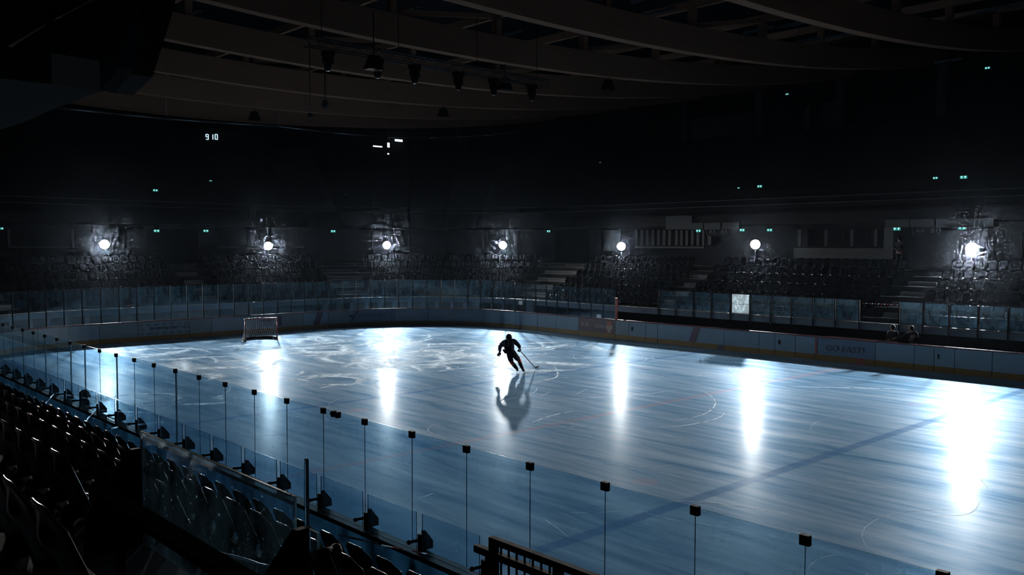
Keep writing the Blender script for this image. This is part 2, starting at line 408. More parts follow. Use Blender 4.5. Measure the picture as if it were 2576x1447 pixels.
# stair flights in the lower bowl
AISLES = [('end', s_end(15.1), .62), ('corner', 58+AL+2.17, .75), ('corner', 58+2*AL-.9, .85), ('side', s_far(17.6), .6), ('side', s_far(30.2), .65), ('end', s_end(5.0), .6), ('side', s_far(43), .6)]
alab = ['up the stand behind the goal', 'in the far corner right of the goal', 'in the far corner beside the long side', 'on the far side behind the benches', 'on the far side behind the two people', 'at the left end near the corner', 'at the right edge of the far stand']
for (nm, sc, hw), lb in zip(AISLES, alab):
    mb = MB()
    for k in range(NR):
        z = tread_z(k); d_a = D0+DD*k-.62
        if k: sbox(mb, sc-hw, sc+hw, d_a-.38, d_a-.01, z-DZ+.01, z-.22, step=.4)
        sbox(mb, sc-hw, sc+hw, d_a+.01, d_a+.45, z+.005, z+.03, step=.4)
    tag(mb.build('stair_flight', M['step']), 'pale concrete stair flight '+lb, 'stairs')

# ------------------------------------------------------------------ boards
def board(s0, s1, label, mats=None, extra=None, group=None, cat='dasher board', door=False):
    c = bp((s0+s1)/2)
    e = empty('board_panel', c, label, cat, group)
    def prt(mbx, name, mat):
        o = mbx.build(name, mat, e); o.location = -c; return o
    a, b = s0+.012, s1-.012
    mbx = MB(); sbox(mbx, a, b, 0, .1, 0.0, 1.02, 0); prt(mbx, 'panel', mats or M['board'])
    mbx = MB(); sbox(mbx, a, b, -.012, 0.0, 0.0, .25); prt(mbx, 'kick_plate', M['yellow'])
    mbx = MB(); sbox(mbx, s0, s1, -.03, .13, 1.02, 1.075); prt(mbx, 'cap_rail', M['redcap'])
    if door:
        sm = s0+(s1-s0)*.18
        mbx = MB(); sbox(mbx, sm, sm+.05, -.03, .0, .55, .75); prt(mbx, 'latch', M['black'])
    if extra: extra(e, c, s0, s1)
    return e
def face_quad(mbx, s0, s1, z0, z1, mi=0, d=-.008, skew=0.0, th=.004):
    """flat print on the ice-side face of a board, skewed by skew metres from bottom to top"""
    ss = [s0+(s1-s0)*i/6 for i in range(7)]
    vs = []
    for s in ss:
        vs += [bp(s, d, z0), bp(s+skew, d, z1), bp(s+skew, d+th, z1), bp(s, d+th, z0)]
    fs = []
    for i in range(6):
        o = i*4
        for k in range(4): fs.append((o+k, o+(k+1) % 4, o+4+(k+1) % 4, o+4+k))
    fs += [(0, 1, 2, 3), (24, 27, 26, 25)]
    mbx.add(vs, fs, mi)
_txt = {}
def text_mesh(txt, shear=0.0, bold=0.0, space=1.0):
    cu = bpy.data.curves.new('lettering', 'FONT'); cu.body = txt; cu.size = 1; cu.shear = shear; cu.offset = bold; cu.space_character = space
    cu.align_x = 'CENTER'; cu.extrude = 0.0; cu.resolution_u = 2
    ob = bpy.data.objects.new('lettering', cu); COL.objects.link(ob)
    dg = bpy.context.evaluated_depsgraph_get()
    me = bpy.data.meshes.new_from_object(ob.evaluated_get(dg)); bpy.data.objects.remove(ob)
    vs = [v.co.copy() for v in me.vertices]; fs = [tuple(p.vertices) for p in me.polygons]
    return vs, fs
def board_text(e, c, txt, smid, width, z0, height, mat, shear=0, bold=0.0, name='lettering', th=.006):
    vs, fs = text_mesh(txt, shear, bold)
    x0 = min(v.x for v in vs); x1 = max(v.x for v in vs); y0 = min(v.y for v in vs); y1 = max(v.y for v in vs)
    V = []
    for dd in (-.010, -.010-th):
        for v in vs:
            V.append(bp(smid+((v.x-x0)/(x1-x0)-.5)*width, dd, z0+(v.y-y0)/(y1-y0)*height))
    k = len(vs); F = [tuple(i+k for i in f) for f in fs]+[f[::-1] for f in fs]
    # side walls
    ed = {}
    for f in fs:
        for i in range(len(f)):
            a, b = f[i], f[(i+1) % len(f)]; ed[(a, b)] = 1
    for (a, b) in ed:
        if (b, a) not in ed: F.append((a, b, b+k, a+k))
    mbx = MB(); mbx.add(V, F); o = mbx.build(name, mat, e); o.location = -c; return o

def ex_goal(e, c, s0, s1):
    mbx = MB()
    for i in range(7):
        for z in (.38, .86):
            mid = s0+.16+i*(s1-s0-.3)/6
            for dz, mi in ((0, 0), (.035, 1)):
                vs = [bp(mid+.15*math.cos(t), -.009-.003*mi, z+dz+.07*math.sin(t)) for t in [2*PI*k/16 for k in range(16)]]
                mbx.add(vs, [tuple(range(16))], mi)
    for mid in (s0+.22, s1-.22):
        for dz, mi in ((0, 0), (.035, 1)):
            mbx.add([bp(mid+.15*math.cos(t), -.009-.003*mi, .62+dz+.07*math.sin(t)) for t in [2*PI*k/16 for k in range(16)]], [tuple(range(16))], mi)
    o = mbx.build('puck_print', [M['puck'], M['puck2']], e); o.location = -c
    board_text(e, c, 'GO FOR THE GOAL!', (s0+s1)/2, 1.55, .57, .15, M['ink'], .3, .02)
def ex_women(e, c, s0, s1):
    mbx = MB(); face_quad(mbx, s0, s1-.1, .3, .98); o = mbx.build('blue_print', M['adblue'], e); o.location = -c
    mbx = MB(); face_quad(mbx, s1-.22, s1-.02, .3, .98, d=-.011); o = mbx.build('print_edge', M['purple'], e); o.location = -c
    board_text(e, c, 'WOMEN', s0+.62, .82, .62, .19, M['ink'], 0, .02)
def ex_stripe(pos, wd, skew):
    def f(e, c, s0, s1):
        mbx = MB(); face_quad(mbx, pos, pos+wd, .26, 1.0, skew=skew); o = mbx.build('slanted_stripe', M['purple'], e); o.location = -c
    return f
def ex_ice(e, c, s0, s1):
    mbx = MB(); face_quad(mbx, s0+.35, s1-.1, .27, .98); o = mbx.build('blue_print', M['adblue'], e); o.location = -c
    mbx = MB(); face_quad(mbx, s0+.08, s0+.26, .27, .98, skew=.5, d=-.012); 
    mbx.add([bp(s0+.22+.17*math.cos(t), -.016, .66+.12*math.sin(t)) for t in [2*PI*k/16 for k in range(16)]], [tuple(range(16))])
    o = mbx.build('stick_print', M['puck'], e); o.location = -c
    board_text(e, c, '#ICEHOCKEY', s0+1.62, 1.85, .56, .22, M['ink'], .25, .0)
def ex_cracker(e, c, s0, s1):
    board_text(e, c, 'THE', s0+.66, .30, .58, .17, M['adwhite'], 0, .02)
    board_text(e, c, 'CRACKER', s0+1.62, .74, .54, .18, M['adwhite'], 0, .02)
    mbx = MB(); a = s1-.62
    face_quad(mbx, a, a+.40, .72, .96, 0, -.010); face_quad(mbx, a, a+.40, .27, .42, 0, -.010)
    face_quad(mbx, a-.05, a+.45, .52, .72, 1, -.012); face_quad(mbx, a+.02, a+.38, .46, .70, 2, -.014); face_quad(mbx, a+.13, a+.26, .32, .50, 1, -.016)
    face_quad(mbx, s0+.26, s0+.40, .66, .76, 2, -.010); face_quad(mbx, s0+.30, s0+.36, .54, .66, 2, -.010)
    o = mbx.build('soldier_print', [M['adred'], M['adwhite'], M['adskin']], e); o.location = -c
def ex_fast(e, c, s0, s1):
    mbx = MB(); face_quad(mbx, s0+.0, s0+.10, .27, 1.0, 0, -.012); o = mbx.build('red_edge', M['adred'], e); o.location = -c
    board_text(e, c, 'GO FAST!', (s0+s1)/2+.0, 1.75, .46, .27, M['ink'], .15, .0)

seq = []   # (s0, s1, label, mats, extra, door)
YE = s_end
seq += [(YE(8.0)-3.1, YE(8.0), 'cream board panel in the near left corner behind the tall glass', None, None, 0),
        (YE(8.0), YE(9.95), 'plain cream board panel left of the puck-patterned advert', M['board2'], None, 0),
        (YE(9.95), YE(12.72), 'board panel with rows of pucks reading GO FOR THE GOAL', None, ex_goal, 0),
        (YE(12.72), YE(14.0), 'plain cream board panel right of the puck-patterned advert', M['board2'], None, 0),
        (YE(14.0), YE(16.8), 'plain grey-white board panel behind the left goal post', None, None, 0),
        (YE(16.8), YE(18.3), 'board panel with dark blue print reading WOMEN behind the goal', None, ex_women, 0),
        (YE(18.3), YE(19.75), 'plain board panel between the goal and the slanted purple stripe', M['board2'], None, 0),
        (YE(19.75), YE(21.5), 'board panel behind the goal line with a slanted dark purple stripe', None, ex_stripe(YE(20.45), .42, .28), 0),
        (YE(21.5), YE(22.0)+.9, 'plain board panel left of the hashtag advert in the far corner', M['board2'], None, 0)]
sA = YE(22.0)+.9
seq += [(sA, sA+3.1, 'curved board panel with blue print reading #ICEHOCKEY in the far corner', None, ex_ice, 0)]
sB = sA+3.1; rem = s_far(8.0)-sB; npn = 4
cl = ['just right of the hashtag advert', 'second right of the hashtag advert', 'third right of the hashtag advert', 'fourth right of the hashtag advert, where the curve ends']
for i in range(npn): seq.append((sB+rem*i/npn, sB+rem*(i+1)/npn, 'curved plain board panel, '+cl[i], None, None, 0))
XF = s_far
xs = [8.0, 9.9, 11.5, 13.26, 16.02, 17.0, 18.15, 18.95, 21.2, 23.05, 25.0, 25.85, 26.9, 27.87, 30.66, 32.3, 33.1, 33.9, 35.3, 37.2, 39.4, 41.8, 44.4, 47, 49.6, 52.2, 54.8, 57.4, 60]
info = {0: ('first straight board panel after the far corner', None, None, 0), 1: ('plain board panel two places left of the navy advert', None, None, 0), 2: ('plain board panel directly left of the navy advert', None, None, 0),
        3: ('navy board panel reading THE CRACKER with a red and white soldier print', M['navy'], ex_cracker, 0),
        4: ('cream board panel with a dark scribble right of the navy advert', M['board2'], None, 0), 5: ('bench door in the boards, nearer the navy advert', None, None, 1),
        6: ('narrow board panel right of the first bench door', None, None, 0), 7: ('board panel with a slanted dark purple stripe below the long red rail', None, ex_stripe(XF(20.95), .42, .28), 0),
        8: ('board panel with a blue line mark on its yellow kick plate', None, None, 0), 9: ('plain board panel right of the blue line mark', None, None, 0),
        10: ('narrow board panel left of the second bench door', None, None, 0), 11: ('bench door in the boards, left of the GO FAST advert', None, None, 1), 12: ('plain board panel directly left of the GO FAST advert', None, None, 0),
        13: ('dark blue streaked board panel reading GO FAST', M['adblue2'], ex_fast, 0), 14: ('board panel catching light below the two people', None, None, 0),
        15: ('board panel right of the one below the two people', None, None, 0), 16: ('bench door in the boards right of the two people', None, None, 1), 17: ('board panel with a bolt right of the last bench door', None, None, 0)}
for i in range(len(xs)-1):
    lb, mt_, ex, dr = info.get(i, ('plain board panel at the right edge, %s from the last bench door' % nth(i-16), None, None, 0))
    if xs[i] < 38: seq.append((XF(xs[i]), XF(xs[i+1]), lb, mt_, ex, dr))
for s0, s1, lb, mt_, ex, dr in seq: board(s0, s1, lb, mt_, ex, None, 'dasher board', bool(dr))
# near boards, seen from behind through the glass
nb = [46.5, 44.1, 41.7, 39.3, 36.9, 34.5, 32.1, 29.7, 27.3, 24.9, 22.5, 20.1, 17.7, 15.3, 12.9, 10.5, 8.0]
for i in range(len(nb)-1):
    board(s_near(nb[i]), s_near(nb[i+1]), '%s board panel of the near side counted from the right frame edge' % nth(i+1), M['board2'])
board(44, 44+3.1, 'curved board panel where the near side starts to turn left', M['board2']); board(47.1, 50.2, 'second curved board panel of the near left corner', M['board2']); board(50.2, YE(8.0)-3.1, 'third curved board panel of the near left corner', M['board2'])
# marks painted on the kick plates
for x, mt_, nm, lb in ((22.86, 'adblue', 'line_mark', 'blue line mark painted on the yellow kick plate'), (30.0, 'adred', 'line_mark', 'red centre line mark painted on the yellow kick plate')):
    mb = MB(); sbox(mb, XF(x)-.15, XF(x)+.15, -.017, -.012, .001, .252); tag(mb.build(nm, M['navy'] if mt_ == 'adblue' else M['adred']), lb, 'mark')

# ------------------------------------------------------------------ glass above the boards
def pane(s0, s1, z1, label, mat, name='glass_panel', d=.05, z0=1.076, group=None, edge='edge'):
    c = bp((s0+s1)/2, d, z0); mbx = MB()
    th = .010
    sweep(mbx, [(d, z0), (d+th, z0), (d+th, z1), (d, z1)], s0+.002, s1-.002, True, 1, .4, [1, 0, 1, 0])
    return tag(mbx.build(name, [mat, M[edge]], None, c), label, 'glass pane', group)
def clip(s, z1, label, big=True, d=.05, group=None):
    c = bp(s, d, z1); n_ = nrm(s); t_ = Vector((-n_.y, n_.x, 0)); R = Matrix((t_, n_, Vector((0, 0, 1)))).transposed()
    mbx = MB(); mbx.box(bp(s, d+.007, z1-.045), (.09, .05, .09), R); mbx.box(bp(s, d-.022, z1-.045), (.05, .012, .05), R); mbx.box(bp(s, d+.036, z1-.045), (.05, .012, .05), R)
    return tag(mbx.build('glass_clamp', M['black'], None, c), label, 'clamp', group)
NG = 2.655
def screen(name, s, d, z, label, cat, group=None):
    return empty(name, bp(s, d, z), label, cat, group)
def under(o, e): o.parent = e; o.location = o.location-e.location; [o.pop(k_) for k_ in ('label', 'category', 'group') if k_ in o]; return o
gx = [46.04-1.137*i for i in range(0, 35)]
gi = 0
for i in range(len(gx)-1):
    a, b = gx[i], gx[i+1]
    if not (in_frame((a, -.05, NG), 700, 900) or in_frame((b, -.05, 1.4), 700, 900)): continue
    gi += 1
    e = screen('glass_screen', s_near(a), .05, 1.076, 'tall clear glass screen on the near boards, %s from the right' % nth(gi), 'glass screen', 'tall glass along the near boards')
    under(pane(s_near(a), s_near(b), NG, '', M['glass'], 'pane'), e)
    under(clip(s_near(b), NG+.012, ''), e)
    if gi in (14, 17, 19, 20, 22, 24):   # seams that carry a thin metal strip
        mb = MB(); sbox(mb, s_near(b)-.012, s_near(b)+.012, .03, .045, 1.08, NG-.09); under(mb.build('seam_strip', M['edgelit'], None, bp(s_near(b), .04, 1.08)), e)
def far_post(s, z1):
    n_ = nrm(s); t_ = Vector((-n_.y, n_.x, 0)); R = Matrix((t_, n_, Vector((0, 0, 1)))).transposed()
    mbx = MB(); mbx.box(bp(s, .085, (1.08+z1)/2), (.035, .06, z1-1.08), R); mbx.box(bp(s, .085, z1+.0), (.06, .07, .05), R)
    return mbx.build('post', M['black'], None, bp(s, .085, 1.08))
k = 0
S0 = 44.0; S1 = s_far(16.0); npan = 52; stp = (S1-S0)/npan
for i in range(npan):
    a = S0+stp*i; b = a+stp
    zt = 2.9 if b < s_far(8) else 2.75
    if not in_frame(bp((a+b)/2, 0, 2), 120, 200): continue
    k += 1
    e = screen('glass_screen', a, .05, 1.076, 'glass screen above the far boards, %s counted from the left corner' % nth(k), 'glass screen', 'glass above the far boards')
    under(pane(a+.03, b-.03, zt, '', M['glassfar'], 'pane'), e)
    under(far_post(a, zt), e)
# pale backing sheet hung behind the goal glass
a, b = s_end(15.35), s_end(16.5)
mb = MB(); sbox(mb, a, b, .135, .145, 1.09, 1.72); tag(mb.build('backing_sheet', M['panel'], None, bp(a, .08, 1.09)), 'pale blue sheet fixed to the glass above the boards left of the goal', 'sheet')
# red end post of the glass
mb = MB(); mb.box((16.08, 30.04, 1.07+.60), (.13, .09, 1.2)); mb.box((16.0, 30.04, 1.67), (.03, .10, 1.2), None, 1)
tag(mb.build('end_post', [M['goalred'], M['panel']]), 'tall red post ending the glass at the benches', 'post')

# ------------------------------------------------------------------ parapets round the lower bowl
mb = MB(); sbox(mb, s_near(46.5), 44+AL/2, 1.22, 1.26, .5, 1.72); ob = struct(mb.build('wall_near_parapet', M['parapetglass']))
mb = MB(); sbox(mb, s_near(46.5), 44+AL/2, 1.16, 1.34, 1.72, 1.775); struct(mb.build('trim_1', M['black']))
mb = MB(); sbox(mb, 44+AL/2, S_END, 1.5, 1.62, 0, 1.66, step=.6); struct(mb.build('wall_far_parapet', M['parapet']))
mb = MB(); sbox(mb, 44+AL/2, S_END, 1.47, 1.65, 1.66, 1.72, step=.6); struct(mb.build('trim_2', M['panel']))
# low guard panes with brackets on the near parapet
bx = []
x = at(1223, 1425, 1, -1.2).x
x0_ = x
for i in range(24): bx.append(x0_ + 1.07*(1-i))
gk = 0
for i in range(0, len(bx)-1):
    a, b = bx[i], bx[i+1]
    if not in_frame((b, -1.22, 1.9), 30, 60): continue
    gk += 1; xb = a
    e = screen('guard_screen', s_near(a), 1.235, 1.776, 'low glass guard with black gusset on the near parapet, %s from the right' % nth(gk), 'glass guard', 'low glass guards on the near parapet')
    if i: under(pane(s_near(a-.055), s_near(b+.05), 2.205, '', M['guard'], 'pane', 1.235, 1.776), e)
    mbx = MB()
    mbx.prism([(xb-.02, -1.20, 1.775), (xb-.02, -1.06, 1.775), (xb-.02, -1.06, 1.86), (xb-.02, -1.17, 2.0), (xb-.02, -1.20, 2.0)], (.03, 0, 0))
    mbx.box((xb, -1.235, 1.87), (.05, .03, .19))
    mbx.tube((xb, -1.24, 1.90), (xb-.02, -1.36, 1.90), .018, 8); mbx.sphere((xb-.02, -1.37, 1.90), .028, 8)
    under(mbx.build('gusset', M['black'], None, (xb, -1.2, 1.775)), e)

# bench-side glass on the far parapet (behind players' benches)
bxs = [20.17, 21.29, 22.44, 23.57, 24.73, 25.84, 26.96, 28.06, 29.22, 31.02, 32.03, 33.1, 34.24, 35.37, 36.5]
pn = ['far left', 'second', 'third', 'fourth', 'fifth', 'sixth', 'seventh', 'eighth', 'gap', 'ninth', 'tenth', 'eleventh', 'twelfth', 'thirteenth']
bxs = [17.9, 19.03] + bxs
for i in range(len(bxs)-1):
    a, b = bxs[i], bxs[i+1]
    lit = abs((a+b)/2 - 23.0) < .5
    gap = abs(a-29.22) < .01
    e = empty('bench_screen', (a, 31.55, 1.725), 'glass screen with a lamp glint painted white behind the benches' if lit else ('bent black post left of the gap in the bench glass' if gap else 'dark blue glass screen behind the benches, %s along the row' % nth(i+1)), 'glass screen', 'glass behind the benches')
    if not gap:
        under(pane(s_far(a)+.03, s_far(b)-.03, 2.70, '', M['glintpane'] if lit else M['glassfar'], 'pane', 1.55, 1.725), e)
        mb = MB(); mb.bar((a+.04, 31.52, 2.2), (b-.04, 31.52, 2.2), .02, .02); under(mb.build('cross_rail', M['darkmetal'], None, (a, 31.52, 2.2)), e)
    mb = MB(); mb.bar((a, 31.44, 2.71), (a, 31.44, 1.45), .05, .05); mb.bar((a, 31.44, 1.45), (a+.03, 31.40, 1.25), .05, .05)
    under(mb.build('post', M['black'], None, (a, 31.44, 1.25)), e)
mb = MB()
for i in range(12):
    p = Vector((29.3+i*.14, 31.5, 2.55)); mb.prism([p, p+Vector((.07, 0, 0)), p+Vector((.12, 0, .05)), p+Vector((.05, 0, .05))], (0, .01, 0), i % 2)
tag(mb.build('barrier_tape', [M['tape_r'], M['tape_w']]), 'red and white tape across the gap in the bench glass', 'tape')
# players bench: long seat and low rear panel
for x0, x1, lb in ((16.6, 27.6, 'long dark bench behind the boards left of centre'), (32.8, 44, 'long dark bench behind the boards at the right')):
    e = empty('players_bench', ((x0+x1)/2, 30.95, 0), lb, 'bench')
    mb = MB(); mb.box((0, 0, .62), (x1-x0, .32, .05)); mb.build('bench_seat', M['rubber'], e)
    n_ = 6
    for i in range(n_):
        mb = MB(); mb.box((-(x1-x0)/2+.4+i*(x1-x0-.8)/(n_-1), 0, .30), (.06, .26, .6)); mb.build('leg', M['black'], e)
mb = MB(); mb.box((30.0, 30.5, .55), (.08, .8, 1.1)); mb.box((16.5, 30.55, .55), (.08, .85, 1.1)); 
ob = MB(); ob.box((29.4, 31.0, .75), (2.9, .06, .55)); tag(ob.build('low_partition', M['concrete']), 'low grey partition behind the GO FAST board', 'partition')

# paper notices taped to the glass and a pair of clamps
for (x0, y0, x1, y1, Y, lb) in ((1501, 791, 1512, 801, 30.13, 'small white paper notice on the glass above the navy advert'), (1305, 757, 1314, 767, 31.4, 'small white paper sign on the wall beside the right corner stairs')):
    a, b = at(x0, y0, 1, Y), at(x1, y1, 1, Y); mb = MB(); mb.box(((a.x+b.x)/2, Y, (a.z+b.z)/2), (abs(b.x-a.x), .006, abs(a.z-b.z)))
    tag(mb.build('paper_notice', M['tape_w'], None, (a+b)/2), lb, 'notice')
p = at(849, 1043, 1, -.05); mb = MB()
for dx in (-.09, .03): mb.box((p.x+dx, -.06, 2.62), (.06, .07, .09))
mb.tube((p.x-.16, -.06, 2.61), (p.x+.05, -.06, 2.61), .012, 8); mb.sphere((p.x-.17, -.06, 2.61), .022, 8)
tag(mb.build('double_clamp', M['black'], None, (p.x, -.06, 2.6)), 'double black clamp with a screw on top of the near glass left of centre', 'clamp')

# ------------------------------------------------------------------ goal
e = empty('hockey_goal', (4.0, 15.0, 0), 'red hockey goal with white net in front of the end boards', 'goal')
mb = MB(); r = .03
for y in (-.915, .915): mb.tube((0, y, 0), (0, y, 1.19), r, 10)
mb.tube((0, -.90, 1.205), (0, .90, 1.205), r, 10)
for y in (-.915, .915): mb.sphere((0, y*.99, 1.2), .034, 8)
mb.build('goal_frame', M['goalred'], e)
def arcpts(z, dep, wd, n=12): return [(-dep*math.sin(PI*i/n)**.6 if 0 < i < n else 0, -wd*math.cos(PI*i/n), z) for i in range(n+1)]
mb = MB(); base = arcpts(.03, 1.02, .96); mb.path(base, .028, 8); mb.build('base_frame', M['steel'], e)
mb = MB(); top = arcpts(1.2, .50, .915); mb.path(top, .018, 8)
mb.build('top_frame', M['steel'], e)
mb = MB()
for i in range(0, 13):
    for j in range(10):
        a, b = Vector(top[i]), Vector(base[i]); f0, f1 = j/10, (j+1)/10
        def lp(f, a=a, b=b): q = a.lerp(b, f); q.x += .16*math.sin(PI*f)*(1 if a.x < -.05 else 0); return q
        mb.bar(lp(f0), lp(f1), .006, .006)
for i in range(12):
    for sub in (.5,):
        a = Vector(top[i]).lerp(Vector(top[i+1]), sub); b = Vector(base[i]).lerp(Vector(base[i+1]), sub)
        for j in range(8):
            def lp2(f): q = a.lerp(b, f); q.x += .16*math.sin(PI*f); return q
            mb.bar(lp2(j/8), lp2((j+1)/8), .006, .006)
for j in range(1, 12):
    f = j/12
    rr = []
    for i in range(13):
        q = Vector(top[i]).lerp(Vector(base[i]), f); q.x += .16*math.sin(PI*f)*(1 if top[i][0] < -.05 else 0); rr.append(q)
    for a, b in zip(rr, rr[1:]): mb.bar(a, b, .005, .005)
for i in range(1, 12): mb.bar(top[i], (0, top[i][1], 1.2), .005, .005)
mb.build('net', M['net'], e)
mb = MB()
pad = [(q[0]*.93, q[1]*.93, .03) for q in base]
for a, b in zip(pad, pad[1:]): mb.bar(Vector(a)+Vector((0, 0, .06)), Vector(b)+Vector((0, 0, .06)), .04, .14)
mb.build('skirt_pad', M['black'], e)

# ------------------------------------------------------------------ seats
def grid(mb, fn, nu, nv, mi=0, th=.02):
    vs = []
    for j in range(nv+1):
        for i in range(nu+1): vs.append(Vector(fn(i/nu*2-1, j/nv, 0)))
    for j in range(nv+1):
        for i in range(nu+1): vs.append(Vector(fn(i/nu*2-1, j/nv, 1)))
    w1 = nu+1; o = w1*(nv+1); fs = []
    for j in range(nv):
        for i in range(nu):
            a = j*w1+i; fs.append((a, a+1, a+1+w1, a+w1)); fs.append((o+a, o+a+w1, o+a+1+w1, o+a+1))
    rim = [i for i in range(w1)] + [j*w1+nu for j in range(1, nv+1)] + [nv*w1+i for i in range(nu-1, -1, -1)] + [j*w1 for j in range(nv-1, 0, -1)]
    for a, b in zip(rim, rim[1:]+rim[:1]): fs.append((a, o+a, o+b, b))
    mb.add(vs, fs, mi, True)
def back_fn(u, v, s_):
    top = .85-.085*max(0, abs(u)-.45)/.55
    z = .40+v*(top-.40)
    wd = .215 if v > .25 else .180+.035*v/.25
    y = -.12*v+.02+.085*abs(u)**2.4*(1-.35*v) - .034*math.exp(-((u/.38)**2)-(((v-.62)/.16)**2))
    return (u*wd, y-(.012 if s_ else 0), z)
def pan_fn(u, v, s_):       # tip-up pan, folded
    z = .36+.15*v; wd = .175-.03*(v**4)
    return (u*wd, .05+.01*v-.02*(1-u*u)+(.03 if s_ else 0), z)
seat = empty('stadium_seat', (0, 0, 0), '', 'seat')
mb = MB(); grid(mb, back_fn, 12, 14); mb.build('backrest', M['seat'], seat)
mb = MB(); grid(mb, pan_fn, 6, 5); mb.build('seat_pan', M['seat'], seat)
mb = MB(); mb.box((0, .0, .37), (.40, .10, .04)); mb.box((0, -.02, .19), (.06, .07, .36)); mb.box((0, -.02, .012), (.16, .14, .02)); mb.build('seat_mount', M['black'], seat)
mb = MB(); grid(mb, back_fn, 4, 5); grid(mb, pan_fn, 4, 3); mb.box((0, -.02, .19), (.05, .06, .38))
far_me = mb.mesh('stadium_seat_far', M['seatfar'])
near_list = []
PITCHX = .505
lim = {0: 44.6, 1: 44.4, 2: 40.6, 3: 40.75, 4: 43.9}
off = {0: 34.33, 1: 34.05, 2: 38.67, 3: 40.46, 4: 44.03}
rowname = ['front', 'second', 'third', 'fourth', 'fifth']
for k in range(5):
    i0 = int((lim[k]-off[k])//PITCHX)
    cnt = 0
    for i in range(i0, -60, -1):
        X = off[k]-.1+i*PITCHX; Yp = -(D0+DD*k); zt = Z0+DZ*k
        if not in_frame((X, Yp, zt-.1), 45, 60): 
            if X < 30 and px((X, Yp, zt))[0] < -45: break
            continue
        if k == 4 and X < 42.4 and False: continue
        cnt += 1
        near_list.append((k, cnt, X, Yp, zt-.85))
first = True
for k, c_, X, Yp, z in near_list:
    o = seat if first else copy_tree(seat)
    first = False
    o.location = (X, Yp+.09, z); o.rotation_euler = (0, 0, random.uniform(-.025, .025))
    tag(o, 'glossy black tip-up seat in the near %s row, %s from its right end' % (rowname[k], nth(c_)), 'seat', 'seats of the near stand')
# far, corner and end rows
far_list = []
def blocked(s_):
    return any(abs(s_-a[1]) < a[2]+.28 for a in AISLES)
for k in range(NR):
    d = D0+DD*k
    s_ = s_near(20)+0.0
    while s_ < s_far(44):
        n_ = nrm(s_)
        arc = (44 < s_ < 44+AL) or (58+AL < s_ < 58+2*AL)
        ds = .505*(R8/(R8+d) if arc else 1)
        if not blocked(s_):
            p = bp(s_, d-.09, Z0+DZ*k-.85)
            q = px(p+Vector((0, 0, .8)))
            if -20 < q[0] < W_+20 and q[1] < H_ and q[2] > 22 and (s_ > 44+AL*.3): far_list.append((q[2], k, s_, p, n_))
        s_ += ds
far_list.sort(key=lambda t: t[0])
n_ind = max(0, 300-len(near_list))
rowname7 = ['front', 'second', 'third', 'fourth', 'fifth', 'top']
ind = sorted(far_list[:n_ind], key=lambda t: (t[1], -t[2]))
cur = None; cnt = 0
for _, k, s_, p, n_ in ind:
    if k != cur: cur = k; cnt = 0
    cnt += 1
    o = bpy.data.objects.new('stadium_seat', far_me); COL.objects.link(o); o.location = p
    o.rotation_euler = (0, 0, math.atan2(-n_.y, -n_.x)-PI/2)
    tag(o, 'black seat in the far stand %s row, %s from the right frame edge' % (rowname7[k], nth(cnt)), 'seat', 'seats of the far stand')
mb = MB()
lv = [v.co.copy() for v in far_me.vertices]; lf = [tuple(p_.vertices) for p_ in far_me.polygons]
for _, k, s_, p, n_ in far_list[n_ind:]:
    Rz = Matrix.Rotation(math.atan2(-n_.y, -n_.x)-PI/2, 3, 'Z')
    mb.add([Rz @ v + p for v in lv], lf, 0, True)
if mb.v: tag(mb.build('far_seats', M['seatfar']), 'many rows of black seats round the left end and far corner', 'seats', None, 'stuff')

